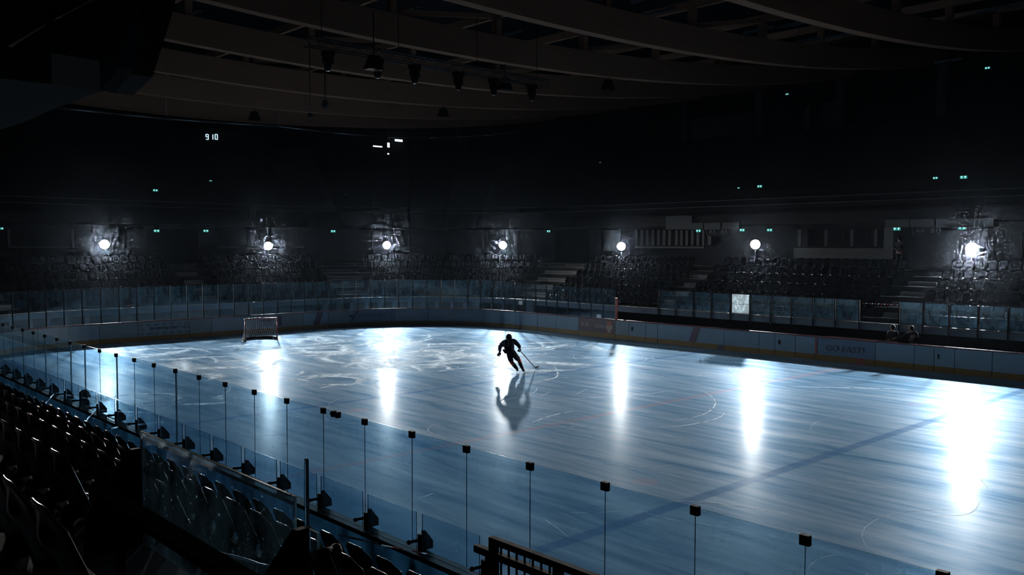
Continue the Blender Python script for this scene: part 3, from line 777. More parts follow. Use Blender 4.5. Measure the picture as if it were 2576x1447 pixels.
# ------------------------------------------------------------------ flood lamps on stands
lamps = [(263, 615, 0, -7.7, 1.0, 'left-most'), (675, 619, 0, -7.7, .8, 'second from the left'), (973, 617, 0, -8.2, 1.0, 'third from the left, large and bright,'), (1265, 617, 1, 37.7, 1.0, 'middle'),
         (1563, 620, 1, 37.7, .55, 'third from the right, smallest,'), (1900, 615, 1, 37.7, .9, 'second from the right'), (2445, 625, 1, 37.7, 1.9, 'right-most, brightest,')]
for i, (x, y, ax, v, st, lb) in enumerate(lamps):
    p = at(x, y, ax, v)
    if i in (2, 3):      # on the curved concourse: step along the sight line to the ring
        u_ = (p-CAM); t_ = 1.0
        while (Vector(((CAM+u_*t_).x, (CAM+u_*t_).y))-Vector((8, 22))).length > 15.7: t_ -= .002
        p = CAM+u_*t_
    tgt = Vector((28, 12, 2.2)).lerp(CAM, .45); dv = (tgt-p).normalized()
    if i == 6: dv = (Vector((38, 8, 2.5))-p).normalized()
    e = empty('flood_lamp', (p.x, p.y, CONC_Z), '%s dazzling flood lamp behind the lower seats' % lb, 'lamp', 'flood lamps round the rink')
    q = dv.to_track_quat('Z', 'Y').to_matrix(); lp_ = Vector((0, 0, p.z-CONC_Z))
    M4 = Matrix.Translation(lp_) @ q.to_4x4()
    mb = MB(); mb.lathe([(0, -.30), (.14, -.30), (.16, -.26), (.17, -.10), (.29, -.02), (.30, .03), (.27, .03), (.27, -.015)], 20, M4); mb.build('lamp_housing', M['black'], e)
    R_ = .26
    mb = MB(); vs = [M4 @ Vector((R_*math.cos(2*PI*k/40), R_*math.sin(2*PI*k/40), -.01)) for k in range(40)]
    me_ = bpy.data.meshes.new('lens'); me_.from_pydata([tuple(v) for v in vs], [], [tuple(range(40))]); mt_ = lamp_mat('lamp_glow_%d' % i, LAMP_COL, LAMP_L*st); me_.materials.append(mt_)
    o = bpy.data.objects.new('lens', me_); COL.objects.link(o); o.parent = e
    mb = MB(); rv = q @ Vector((1, 0, 0))
    mb.bar(lp_+rv*.33-dv*.1, lp_+Vector((0, 0, -.36))+rv*.33*.6, .03, .015); mb.bar(lp_-rv*.33-dv*.1, lp_+Vector((0, 0, -.36))-rv*.33*.6, .03, .015); mb.bar(lp_+Vector((0, 0, -.36))+rv*.2, lp_+Vector((0, 0, -.36))-rv*.2, .03, .015)
    mb.build('yoke', M['black'], e)
    mb = MB(); mb.tube((0, 0, .12), (0, 0, p.z-CONC_Z-.36), .02, 8); mb.build('stand_pole', M['steel'], e)
    for k in range(3):
        a = k*2*PI/3+.4
        mb = MB(); mb.tube((0, 0, .38), (.42*math.cos(a), .42*math.sin(a), .012), .012, 6); mb.build('stand_leg', M['darkmetal'], e)

# ------------------------------------------------------------------ roof
BX = [50.0, 43.75, 37.6, 31.45, 25.25, 19.05, 12.88, 6.6, .44, -5.75]
def bz(y): return 13.0+.0027*(y-14.2)**2
mb = MB(); sbox_pts = []
bl = {50.0: 'nearest', 43.75: 'ninth', 37.6: 'eighth', 31.45: 'seventh', 25.25: 'sixth', 19.05: 'fifth', 12.88: 'fourth', 6.6: 'third', .44: 'second', -5.75: 'farthest'}
for X in BX:
    mb = MB(); n = 40; y0, y1 = -14, 52; vs = []
    for i in range(n+1):
        y = y0+(y1-y0)*i/n
        for dx, dz in ((-.22, 0), (.22, 0), (.22, 1.1), (-.22, 1.1)): vs.append((X+dx, y, bz(y)+dz))
    fs = [(i*4+k, i*4+(k+1) % 4, (i+1)*4+(k+1) % 4, (i+1)*4+k) for i in range(n) for k in range(4)] + [(0, 1, 2, 3), (n*4, n*4+3, n*4+2, n*4+1)]
    mb.add(vs, fs); ob = mb.build('roof_beam', M['wood']); tag(ob, 'bowed brown timber roof beam spanning the rink, %s from the far end' % bl[X], 'beam', 'timber roof beams')
mb = MB(); mb.box((15, 18, 18.6), (110, 90, .3)); struct(mb.build('ceiling', M['deck']))
for j, y in enumerate([2, 7.5, 13, 18.5, 24, 29.5, 35, 41]):
    mb = MB(); zz = bz(y)+1.1+.9; mb.box((20, y, zz+.04), (60, .16, .34)); tag(mb.build('purlin', M['wood']), 'dark roof purlin running along the rink, %s from the near side' % nth(j+1), 'purlin')
    for X in BX[1:9]:
        pass
# struts between beams and purlins
sk = 0
for X in BX[2:9]:
    mb = MB()
    for y in [2, 7.5, 13, 18.5, 24, 29.5, 35, 41]:
        mb.box((X, y, bz(y)+1.1+.365), (.30, .30, .73)); 
    mb2 = mb
    o = mb.build('beam_struts', M['wood']); struct(o)
    mb = MB()
    for a_, b_ in zip([2, 13, 24, 35], [7.5, 18.5, 29.5, 41]):
        mb.bar((X, a_+.4, bz(a_)+1.25), (X, b_-.4, bz(b_)+1.9), .16, .2)
    struct(mb.build('roof_brace', M['wood']))
# tube light fixtures under the deck (off)
tubes = [(990, 39, 1050, 18), (1255, 93, 1312, 78), (1588, 8, 1640, -4), (1604, 45, 1700, 22), (1870, 85, 1945, 70), (1953, 72, 2025, 58), (2000, 109, 2065, 97), (2077, 98, 2145, 88), (2455, 33, 2565, 14), (740, 40, 880, 0), (480, 40, 505, 30), (2350, 160, 2420, 150)]
for i, (xa, ya, xb, yb) in enumerate(tubes):
    zt = 15.0
    a = at(xa, ya, 2, zt); b = at(xb, yb, 2, zt); b.y = a.y
    e = empty('tube_fixture', a, 'unlit tube light fixture under the dark roof, %s listed from the left' % nth(sorted(range(len(tubes)), key=lambda q: tubes[q][0]).index(i)+1), 'light fixture', 'unlit tube fixtures')
    L_ = max(1.0, min(abs(b.x-a.x), 5))
    mb = MB(); mb.box((L_/2, 0, .05), (L_, .16, .08)); mb.build('fixture_body', M['steel'], e)
    mb = MB(); mb.tube((.04, 0, -.01), (L_-.04, 0, -.01), .03, 8); mb.build('tube', M['panel'], e)
    mb = MB(); mb.tube((.2, 0, .09), (.2, 0, 3.4), .01, 5); mb.tube((L_-.2, 0, .09), (L_-.2, 0, 3.4), .01, 5); mb.build('hanger', M['darkmetal'], e)
# lighting truss with moving heads
TX = 21.0
ta, tb = at(770, 115, 0, TX), at(1375, 215, 0, TX)
e = empty('lighting_truss', (TX, ta.y, ta.z), 'long dark box truss carrying spotlights below the roof beams', 'truss')
Lt = tb.y-ta.y
mb = MB()
for dx in (-.15, .15):
    for dz in (0, .3): mb.tube((dx, 0, dz), (dx, Lt, dz), .025, 6)
mb.build('chords', M['darkmetal'], e)
mb = MB(); k = int(Lt/.35)
for i in range(k):
    y0, y1 = i*Lt/k, (i+1)*Lt/k
    for dx in (-.15, .15): mb.tube((dx, y0, 0 if i % 2 else .3), (dx, y1, .3 if i % 2 else 0), .01, 5)
    mb.tube((-.15, y0, .3), (.15, y1, .3), .01, 5)
mb.build('lacing', M['darkmetal'], e)
mb = MB()
for y in (.6, Lt*.33, Lt*.66, Lt-.6): mb.tube((0, y, .3), (0, y, 2.4), .012, 5)
mb.build('hoist_cable', M['black'], e)
heads = [(825, 140), (950, 160), (1043, 177), (1153, 190), (1242, 205), (1338, 216)]
for i, (x, y) in enumerate(heads):
    p = at(x, y, 0, TX); p.z = ta.z+(tb.z-ta.z)*(p.y-ta.y)/Lt-.05
    e = empty('moving_head', p, 'black moving-head spotlight under the truss, %s from the left' % nth(i+1), 'spotlight', 'spotlights on the truss')
    mb = MB(); mb.box((0, 0, -.09), (.34, .34, .16)); mb.build('base', M['black'], e)
    mb = MB(); mb.box((0, -.17, -.3), (.1, .05, .3)); mb.box((0, .17, -.3), (.1, .05, .3)); mb.box((0, 0, -.18), (.12, .36, .04)); mb.build('yoke', M['black'], e)
    mb = MB(); mb.lathe([(0, -.20), (.10, -.21), (.145, -.30), (.15, -.45), (.11, -.62), (.07, -.68), (0, -.69)], 14); mb.build('head', M['black'], e)
    mb = MB(); mb.lathe([(0, -.695), (.06, -.69), (.065, -.68)], 12); mb.build('lens', M['steel'], e)
# hanging camera dome, loudspeakers, pipe
pc = at(818, 262, 0, 13.35)
e = empty('camera_dome', pc, 'small pale dome camera hanging on a rod below a beam', 'camera')
mb = MB(); mb.tube((0, 0, .1), (0, 0, bz(pc.y)-pc.z), .03, 8); mb.build('rod', M['darkmetal'], e)
mb = MB(); mb.lathe([(0, .2), (.05, .18), (.17, -.02), (.18, -.1), (0, -.1)], 16); mb.build('cover', M['panel'], e)
mb = MB(); mb.sphere((0, 0, -.12), .13, 12, (1, 1, .8)); mb.build('dome', M['darkmetal'], e)
pr = at(780, 290, 0, 13.35)
mb = MB(); mb.tube(pr, (pr.x, pr.y, bz(pr.y)+1), .02, 6); mb.box(pr, (.16, .16, .16)); tag(mb.build('drop_rod', M['darkmetal']), 'thin vertical rod with a small box left of the dome camera', 'rod')
for x, y, X, lb in ((1115, 283, 6.6, 'dark trapezoid loudspeaker hanging below the middle beams'), (1270, 212, 19.0, 'dark trapezoid loudspeaker hanging at the right end of the truss'), (1530, 214, 19.0, 'dark trapezoid loudspeaker hanging right of the truss'), (640, 292, .44, 'dark loudspeaker hanging in front of the end wall'), (940, 158, 21.4, 'dark loudspeaker hanging beside the second spotlight')):
    p = at(x, y, 0, X); mb = MB()
    mb.add([p+Vector(v) for v in ((-.2, -.3, -.25), (.2, -.3, -.25), (.2, .3, -.25), (-.2, .3, -.25), (-.12, -.15, .25), (.12, -.15, .25), (.12, .15, .25), (-.12, .15, .25))], [(0, 1, 2, 3), (4, 7, 6, 5), (0, 4, 5, 1), (1, 5, 6, 2), (2, 6, 7, 3), (3, 7, 4, 0)])
    mb.tube(p+Vector((0, 0, .25)), (p.x, p.y, bz(p.y)+.3), .02, 6)
    tag(mb.build('hanging_speaker', M['black'], None, p), lb, 'loudspeaker')
mb = MB(); pp = [at(x, y, 0, -5.2) for x, y in ((140, 271), (280, 285), (419, 299), (560, 309), (699, 318), (840, 334), (975, 346), (1080, 347), (1150, 345), (1219, 341), (1324, 328))]
mb.path(pp, .06, 8); 
for q in pp[::2]: mb.tube(q, (q.x, q.y, 17), .012, 5)
tag(mb.build('hanging_pipe', M['steel']), 'thin bowed metal pipe hanging across the far end', 'pipe')

# near-left overhead pieces
def slab(pts2, Y, th, name, mat):
    mb = MB(); mb.prism([at(x, y, 1, Y) for x, y in pts2], (0, th, 0)); return mb.build(name, mat)
def soffit(pts2, z, name):
    mb = MB(); mb.prism([at(x, y, 2, z) for x, y in pts2], (0, 0, .4)); return struct(mb.build(name, M['soffit2']))
soffit([(-60, 160), (0, 128), (118, 58), (232, -2), (300, -40), (-60, -40)], 8.5, 'soffit_upper')
soffit([(-60, 190), (0, 197), (130, 212), (252, 230), (140, 272), (60, 308), (0, 326), (-60, 345)], 7.2, 'soffit_lower')
struct(slab([(-60, 180), (0, 138), (118, 62), (232, 2), (300, -30), (322, 60), (300, 170), (255, 228), (-60, 195)], -2.6, .2, 'fascia_wood', M['soffit2']))
e = empty('loudspeaker_array', at(300, 120, 1, -2.2), 'tall black loudspeaker column hanging at the upper left', 'loudspeaker')
c0 = e.location
mb = MB(); pl = [at(x, y, 1, -2.2)-c0 for x, y in ((308, -60), (308, 0), (262, 226), (277, 233), (324, 186), (378, 0), (378, -60))]
mb.prism(pl, (0, .35, 0)); mb.build('cabinet', M['black'], e)
mb = MB(); mb.bar(at(316, -20, 1, -2.24)-c0, at(268, 224, 1, -2.24)-c0, .02, .03); mb.build('edge_rail', M['darkmetal'], e)

# ------------------------------------------------------------------ far wall features
def on(x0, y0, x1, y1, ax, v, th, name, mat, label=None, cat=None, group=None):
    a, b = at(x0, y0, ax, v), at(x1, y1, ax, v); mb = MB()
    if ax == 1: mb.box(((a.x+b.x)/2, v, (a.z+b.z)/2), (abs(a.x-b.x), th, abs(a.z-b.z)))
    else: mb.box((v, (a.y+b.y)/2, (a.z+b.z)/2), (th, abs(a.y-b.y), abs(a.z-b.z)))
    o = mb.build(name, mat, None, (a+b)/2)
    if label: tag(o, label, cat, group)
    else: struct(o)
    return o
YW, XW = 41.1, -11.1
for j, (x0, x1) in enumerate([(178, 187), (315, 368), (498, 545), (620, 627), (776, 783), (18, 26)]):
    on(x0, 577, x1, 624, 0, XW, .1, 'wall_panel', M['panel'], 'pale upright wall panel on the end concourse, %s from the left' % nth(sorted([178, 315, 498, 620, 776, 18]).index(x0)+1), 'wall panel')
on(806, 590, 813, 636, 0, XW+.3, .1, 'wall_panel', M['panel'], 'short pale upright post panel right of the second lamp', 'wall panel')
on(26, 620, 178, 624, 0, XW+.2, .1, 'trim_3', M['panel']); on(545, 620, 780, 624, 0, XW+.2, .1, 'trim_4', M['panel'])
on(1495, 580, 1562, 632, 1, YW, .1, 'wall_panel', M['panel'], 'pale wall panel left of the smallest lamp', 'wall panel')
sl = [1598, 1612, 1626, 1640, 1654, 1668, 1682, 1699, 1712, 1725, 1739, 1753, 1767]
for j, x in enumerate(sl):
    on(x, 579, x+(6 if x < 1767 else 5), 618, 1, YW, .06, 'wall_slat', M['panel'], 'upright pale slat on the far concourse wall, %s from the left' % nth(j+1), 'slat', 'slats on the concourse wall')
on(1782, 579, 1790, 616, 1, YW, .1, 'wall_panel', M['panel'], 'pale upright panel at the right end of the slats', 'wall panel')
on(1598, 620, 1772, 625, 1, YW-.3, .1, 'trim_5', M['panel'])
on(1998, 624, 2226, 652, 1, YW, .1, 'wall_panel', M['panel'], 'long low pale wall panel behind the far seats', 'wall panel')
on(2226, 573, 2248, 652, 1, YW-.3, .2, 'wall_panel', M['panel'], 'pale pillar with an exit sign beside the standing person', 'pillar')
on(2555, 584, 2572, 650, 1, YW-.3, .2, 'wall_panel', M['panel'], 'pale pillar right of the brightest lamp', 'pillar')
for j, x in enumerate([2008, 2026, 2075, 2120, 2140, 2180, 2200]):
    on(x, 578, x+7, 620, 1, YW+.0, .06, 'wall_slat', M['wall'] if j % 2 else M['concrete'], 'dim upright slat above the long low panel, %s from the left' % nth(j+1), 'slat', 'dim slats on the concourse wall')
# cladding on the upper parapet
pcl = [(398, 563, 448, 576, 0), (448, 563, 497, 576, 0), (497, 563, 540, 576, 0), (836, 568, 935, 578, 0), (1295, 566, 1335, 579, 1), (1335, 566, 1374, 579, 1), (1388, 549, 1426, 578, 1), (1676, 544, 1701, 577, 1), (1701, 543, 1727, 577, 1), (1727, 543, 1741, 577, 1), (1741, 561, 1769, 577, 1), (1772, 561, 1813, 577, 1), (1817, 560, 1860, 576, 1), (2228, 553, 2287, 572, 1), (2290, 552, 2351, 571, 1), (2355, 551, 2500, 571, 1)]
for j, (x0, y0, x1, y1, ax) in enumerate(pcl):
    on(x0, y0, x1, y1, ax, 38.62 if ax else -8.62, .08, 'parapet_panel', M['soffit'], 'grey cladding panel on the upper tier edge, %s from the left' % nth(j+1), 'cladding panel', 'cladding on the upper tier edge')
# top wall: pale band, doorways, columns
YT = UP0+UD*UN+30+.1
for (x0, y0, x1, y1) in ((1480, 322, 1700, 352), (1742, 300, 1895, 340), (2025, 268, 2037, 330), (2072, 260, 2108, 330)):
    on(x0, y0, x1, y1, 1, YT, .1, 'wall_panel', M['soffit'], {1480: 'grey band high on the far wall, left stretch', 1742: 'grey band high on the far wall, right stretch', 2025: 'narrow grey strip left of the high dark doorway', 2072: 'grey strip right of the high dark doorway'}[x0], 'wall panel')
for x, y0, y1 in ((1725, 270, 355), (1910, 250, 345), (2115, 215, 335), (2370, 180, 300), (1565, 290, 360)):
    a = at(x, y1, 1, YT-.5); mb = MB(); mb.box((a.x, a.y, (a.z+18.4)/2), (.55, .5, 18.4-a.z)); tag(mb.build('column', M['soffit'], None, (a.x, a.y, a.z)), {1725: 'dark square column high on the far wall above the small lamp', 1910: 'square column left of the high doorway', 2115: 'square column right of the high doorway', 2370: 'square column high at the right', 1565: 'leftmost square column high on the far wall'}[x], 'column')
for i, (x0, y0, x1, y1) in enumerate(((1985, 250, 2022, 330), (2038, 265, 2071, 332))): on(x0, y0, x1, y1, 1, YT, .06, 'door_%d' % (i+1), M['black'])
on(2133, 318, 2350, 322, 1, YT-.6, .1, 'trim_6', M['panel']); on(2385, 305, 2576, 309, 1, YT-.6, .1, 'trim_7', M['panel'])
# upper tier front rail
mb = MB()
for q in (7.55, 7.9): sweep(mb, [(8.78, q), (8.82, q), (8.82, q+.03), (8.78, q+.03)], s_near(8), s_far(60), True, step=1.2)
tag(mb.build('guard_rail', M['darkmetal']), 'thin double guard rail along the front of the upper tier', 'railing')

# exit signs
exits = [(391, 479, 0, -11.6, 10), (872, 492, 0, -11.6, 10), (1341, 492, 1, 41.6, 6), (1384, 492, 1, 41.6, 10), (1858, 473, 1, 41.6, 5), (1911, 469, 1, 41.6, 11), (2353, 448, 1, 41.6, 10), (2424, 446, 1, 41.6, 14), (2484, 171, 1, 49.5, 10), (1980, 237, 1, 49.5, 7), (1437, 312, 1, 49.5, 6),
         (394, 581, 0, -8.9, 12), (518, 581, 0, -8.9, 11), (838, 582, 0, -8.9, 11), (1270, 582, 1, 38.9, 9), (1380, 582, 1, 38.9, 10), (1757, 581, 1, 38.9, 12), (1867, 579, 1, 38.9, 12), (1936, 579, 1, 38.9, 12), (2256, 576, 1, 38.9, 15), (2420, 574, 1, 38.9, 14), (2, 575, 0, -8.9, 10), (530, 455, 0, -11.6, 5)]
order = sorted(range(len(exits)), key=lambda q: exits[q][0])
for i, (x, y, ax, v, wpx) in enumerate(exits):
    p = at(x, y, ax, v); D = px(p)[2]; w_ = wpx/F_PX*D*1.25; h_ = w_*.42
    e = empty('exit_sign', p, 'small glowing green exit sign in the dark, %s counting from the left' % nth(order.index(i)+1), 'exit sign', 'green exit signs')
    rz = 0 if ax == 1 else PI/2
    e.rotation_euler = (0, 0, rz)
    mb = MB(); mb.box((0, .03, 0), (w_+.03, .05, h_+.03)); mb.build('sign_box', M['black'], e)
    mb = MB(); mb.box((0, .0, 0), (w_, .01, h_)); mb.build('sign_face', M['exit'], e)
    mb = MB()
    for q in (-.26, .24):
        mb.box((q*w_, -.01, 0), (w_*.12, .008, h_*.75)); mb.box((q*w_, -.01, h_*.25), (w_*.26, .008, h_*.2))
    mb.build('pictogram', M['exitw'], e)
    mb = MB(); mb.box((0, .03, h_/2+.08), (.02, .02, .16)); mb.build('hanger', M['black'], e)
for x, y, ax, v in ((1510, 411, 1, 46.5), (657, 554, 0, -8.7)):
    p = at(x, y, ax, v); mb = MB(); mb.box(p, (.12, .12, .16)); mb.box(p+Vector((0, 0, .12)), (.05, .05, .1), None, 1); tag(mb.build('indicator_lamp', [emit('dim_white_%d' % x, (.6, .7, 1.0), .35), M['black']], None, p), {1510: 'tiny white lamp high in the dark far stand', 657: 'tiny white lamp above the second flood lamp'}[x], 'lamp')
# sector signs
def sector(x, y, txt):
    c_ = at(x, y, 1, 38.9); k = .75
    e = empty('sector_sign', c_, 'dim hexagonal sector sign reading %s above the concourse' % txt.replace('   ', ' '), 'sign')
    D = px(c_)[2]; hw = 29/F_PX*D*1.2; hh = 9/F_PX*D
    def hexa(sx, sz): return [(-sx, 0, -0.0), (-sx*.86, 0, sz), (sx*.86, 0, sz), (sx, 0, 0), (sx*.86, 0, -sz), (-sx*.86, 0, -sz)]
    mb = MB(); mb.prism(hexa(hw, hh*1.2), (0, .03, 0)); mb.build('sign_board', M['black'], e)
    mb = MB(); h1 = hexa(hw, hh*1.2)
    for a, b in ((0, 1), (5, 0), (2, 3), (3, 4)): mb.bar(Vector(h1[a])+Vector((0, -.01, 0)), Vector(h1[b])+Vector((0, -.01, 0)), .02, .03)
    mb.build('sign_border', M['panel'], e)
    vs, fs = text_mesh(txt); x0 = min(v.x for v in vs); x1 = max(v.x for v in vs); y0 = min(v.y for v in vs); y1 = max(v.y for v in vs)
    mb = MB(); mb.add([(((v.x-x0)/(x1-x0)-.5)*hw*1.55, -.012, ((v.y-y0)/(y1-y0)-.5)*hh*1.1) for v in vs], fs); mb.build('lettering', M['panel'], e)
sector(1806, 583, 'A3   A4'); sector(2330, 581, 'A4   B1')
# scoreboard and lit openings on the end wall
XS = -(UP0+UD*UN)+.1
c_ = at(532, 345, 0, -14.0)
e = empty('scoreboard', c_, 'dark scoreboard with glowing white digits 9 10 on the end wall', 'scoreboard')
mb = MB(); a = at(412, 318, 0, -14.05)-c_; b = at(632, 400, 0, -14.05)-c_; mb.box((-.2, (a.y+b.y)/2, (a.z+b.z)/2), (.3, abs(b.y-a.y), abs(b.z-a.z))); mb.build('cabinet', M['black'], e)
SEG = {'9': 'abcdfg', '1': 'bc', '0': 'abcdef'}
mb = MB(); D = px(c_)[2]
for ch, x in (('9', 521), ('1', 532.5), ('0', 544)):
    o_ = at(x, 344.5, 0, -14.0)-c_; hw, hh = 2.6/F_PX*D*1.15, 6.2/F_PX*D; t = .035
    sg = {'a': ((-hw, hh), (hw, hh)), 'g': ((-hw, 0), (hw, 0)), 'd': ((-hw, -hh), (hw, -hh)), 'f': ((-hw, hh), (-hw, 0)), 'b': ((hw, hh), (hw, 0)), 'e': ((-hw, 0), (-hw, -hh)), 'c': ((hw, 0), (hw, -hh))}
    for q in SEG[ch]:
        (y0, z0), (y1, z1) = sg[q]; mb.bar(o_+Vector((.01, y0, z0)), o_+Vector((.01, y1, z1)), .05, .05)
mb.build('digits', M['led'], e)
mb = MB(); 
for z in (-.2, .1): mb.box((-.3, .2, z+4.0), (.04, .04, 3.5))
mb.build('hanger', M['black'], e)
for i, (x0, y0, x1, y1) in enumerate(((939, 366, 961, 371), (975, 359, 979.5, 371), (994, 350, 1012, 357), (975, 385.5, 979, 389))):
    on(x0, y0, x1, y1, 0, -15.5, .1, 'window_%d' % (i+1), M['litwin'])

# ------------------------------------------------------------------ foreground guards at the stair opening
GY = -4.4
zt = 3.65
def fpane(x0, x1, z0, z1, y, label, name='guard_glass'):
    mb = MB(); mb.box(((x0+x1)/2, y, (z0+z1)/2), (x1-x0, .016, z1-z0)); o = mb.build(name, M['guard'], None, ((x0+x1)/2, y, z0))
    for sx in (x0, x1):
        mb = MB(); mb.box((sx, y, (z0+z1)/2), (.007, .018, z1-z0)); ch = mb.build('pane_edge', M['edgelit'], o); ch.location = -Vector(((x0+x1)/2, y, z0))
    mb = MB(); mb.box(((x0+x1)/2, y, z1), (x1-x0, .017, .006)); ch = mb.build('top_edge', M['edge'], o); ch.location = -Vector(((x0+x1)/2, y, z0))
    return tag(o, label, 'glass pane')
x1a = at(355, 1083, 1, GY).x; x1b = at(742, 1247, 1, GY).x; x2a = at(769, 1180, 1, GY).x
fpane(x1a, x1b, 2.32, zt, GY, 'large clear guard pane between the two black gussets at lower left')
fpane(x2a, x2a+.018, 2.32, zt+.25, GY, 'narrow clear glass strip rising beside the second black gusset')
fpane(at(777, 1337, 1, GY+.1).x, at(802, 1337, 1, GY+.1).x, at(790, 1395, 1, GY+.1).z, at(790, 1337, 1, GY+.1).z, GY+.1, 'small clear glass plate right of the second black gusset')
def gusset(xpx, ytop, xl, label, h=1.2):
    pr_ = at(xpx, ytop, 1, GY-.02)
    z0 = 2.32
    mb = MB(); X = pr_.x
    mb.prism([(X, GY-.02, z0-.5), (X, GY-.02, pr_.z), (X, GY-.10, pr_.z), (X, GY-.10-.34*xl, pr_.z-.42*xl), (X, GY-.13-.36*xl, z0-.5)], (-.05, 0, 0))
    mb.tube((X-.02, GY+.02, pr_.z-.18), (X-.02, GY+.16, pr_.z-.18), .03, 8); mb.sphere((X-.02, GY+.17, pr_.z-.18), .04, 8)
    tag(mb.build('guard_gusset', M['black'], None, (X, GY, z0-.5)), label, 'bracket')
gusset(356, 1128, 1.0, 'tall black steel gusset holding the guard glass at lower left')
gusset(778, 1328, .75, 'black steel gusset holding the guard glass near the bottom edge')
# handrail
hz = 3.46; e = empty('handrail', (41.25, -5.0, 2.76), 'heavy dark handrail beam crossing the lower left foreground', 'handrail')
mb = MB(); mb.box((2.4, 0, hz-2.76), (4.8, .13, .05)); mb.build('rail', M['handrail'], e)
for x in (.35, 3.9): mb = MB(); mb.box((x, 0, (hz-2.76)/2-.02), (.05, .05, hz-2.76)); mb.build('rail_post', M['black'], e)
# steps of the foreground aisle
mb = MB()
for i in range(6): mb.box((41.9, -4.2-.35*i, 1.9+.2*i), (1.9, .36, .2))
tag(mb.build('stair_steps', M['tread']), 'dark steps beside the last seats at lower left', 'stairs')
# barred gate at the bottom
GX = at(1235, 1350, 1, -3.0); e = empty('barred_railing', (GX.x, -3.0, 2.1), 'black barred steel railing at the bottom edge', 'railing')
zt2 = GX.z-2.1
mb = MB(); mb.box((2.0, 0, zt2-.02), (4.0, .045, .045)); mb.box((1.9, 0, at(1235, 1393, 1, -3.0).z-2.1), (4.12, .045, .05)); mb.box((2.0, 0, .06), (4.0, .04, .04)); mb.build('rail', M['black'], e)
for k in range(5): mb = MB(); mb.box((.03+k*.62, 0, zt2/2), (.055, .05, zt2)); mb.build('railing_post', M['black'], e)
for k in range(34):
    if k % 8 == 0 and k: continue
    mb = MB(); mb.box((.105+k*.078, 0, zt2/2), (.011, .011, zt2)); mb.build('bar', M['black'], e)
# tapes
def ribbon(pts, wd, name, mats, label, stripes=0):
    mb = MB(); n_ = 24; P = []
    for i in range(n_+1):
        t = i/n_*(len(pts)-1); k_ = min(int(t), len(pts)-2); P.append(Vector(pts[k_]).lerp(Vector(pts[k_+1]), t-k_))
    for i in range(n_):
        a, b = P[i], P[i+1]; tw = .5*math.sin(i*.55)
        o1 = Vector((0, math.sin(tw), math.cos(tw)))*wd; o2 = Vector((0, math.sin(.5*math.sin((i+1)*.55)), math.cos(.5*math.sin((i+1)*.55))))*wd
        mb.add([a, b, b+o2, a+o1, a+Vector((.0, .004, 0)), b+Vector((0, .004, 0)), b+o2+Vector((0, .004, 0)), a+o1+Vector((0, .004, 0))], [(0, 1, 2, 3), (4, 7, 6, 5), (0, 4, 5, 1), (3, 2, 6, 7)], (i//2) % 2 if stripes else 0)
    return tag(mb.build(name, mats, None, P[0]), label, 'tape')
ribbon([at(848, 1347, 1, -2.75), at(960, 1373, 1, -2.2), at(1060, 1393, 1, -1.5), at(1075, 1395, 1, -1.3)], .014, 'barrier_tape', [M['tape_w'], M['tape_r']], 'red and white tape strung from a seat to the parapet at the bottom', 1)
ribbon([at(510, 1381, 1, -4.2), at(560, 1395, 1, -4.15), at(630, 1417, 1, -4.1), at(695, 1432, 1, -4.1)], .022, 'barrier_tape', [M['tape_w']], 'shiny white tape sagging behind the guard glass at the bottom')
ribbon([at(105, 1030, 1, -1.9), at(118, 1012, 1, -1.6), at(135, 993, 1, -1.3)], .022, 'barrier_tape', [M['tape_r'], M['tape_w']], 'short red and white tape on the parapet at far left', 1)
ribbon([at(213, 1064, 1, -1.9), at(225, 1050, 1, -1.6), at(238, 1036, 1, -1.3)], .022, 'barrier_tape', [M['tape_r'], M['tape_w']], 'red and white tape end on the parapet beside the bright pane', 1)
mb = MB(); a = at(276, 1079, 1, -1.7); b = at(303, 1074, 1, -1.25); mb.tube(a, b, .018, 8); tag(mb.build('white_rod', M['tape_w'], None, a), 'short white rod sticking out of the near parapet', 'rod')

# ------------------------------------------------------------------ people
def skin_mesh(name, joints, edges, mat, parent=None, sub=1, root=0):
    bm = bmesh.new(); lay = bm.verts.layers.skin.verify(); vs = []
    for co, r in joints:
        v = bm.verts.new(co); rr = r if isinstance(r, tuple) else (r, r); v[lay].radius = rr; vs.append(v)
    vs[root][lay].use_root = True
    for a, b in edges: bm.edges.new((vs[a], vs[b]))
    me = bpy.data.meshes.new(name); bm.to_mesh(me); bm.free()
    ob = bpy.data.objects.new(name, me); COL.objects.link(ob)
    md = ob.modifiers.new('s', 'SKIN'); md.use_smooth_shade = True
    sb = ob.modifiers.new('d', 'SUBSURF'); sb.levels = sub; sb.render_levels = sub
    dg = bpy.context.evaluated_depsgraph_get(); dg.update()
    me2 = bpy.data.meshes.new_from_object(ob.evaluated_get(dg)); bpy.data.objects.remove(ob)
    me2.name = name; me2.materials.clear(); me2.materials.append(mat)
    for p in me2.polygons: p.use_smooth = True
    o = bpy.data.objects.new(name, me2); COL.objects.link(o)
    if parent: o.parent = parent
    return o
def chain(js, es, pts, start=None):
    prev = start
    for p in pts:
        js.append(p); k = len(js)-1
        if prev is not None: es.append((prev, k))
        prev = k
    return prev

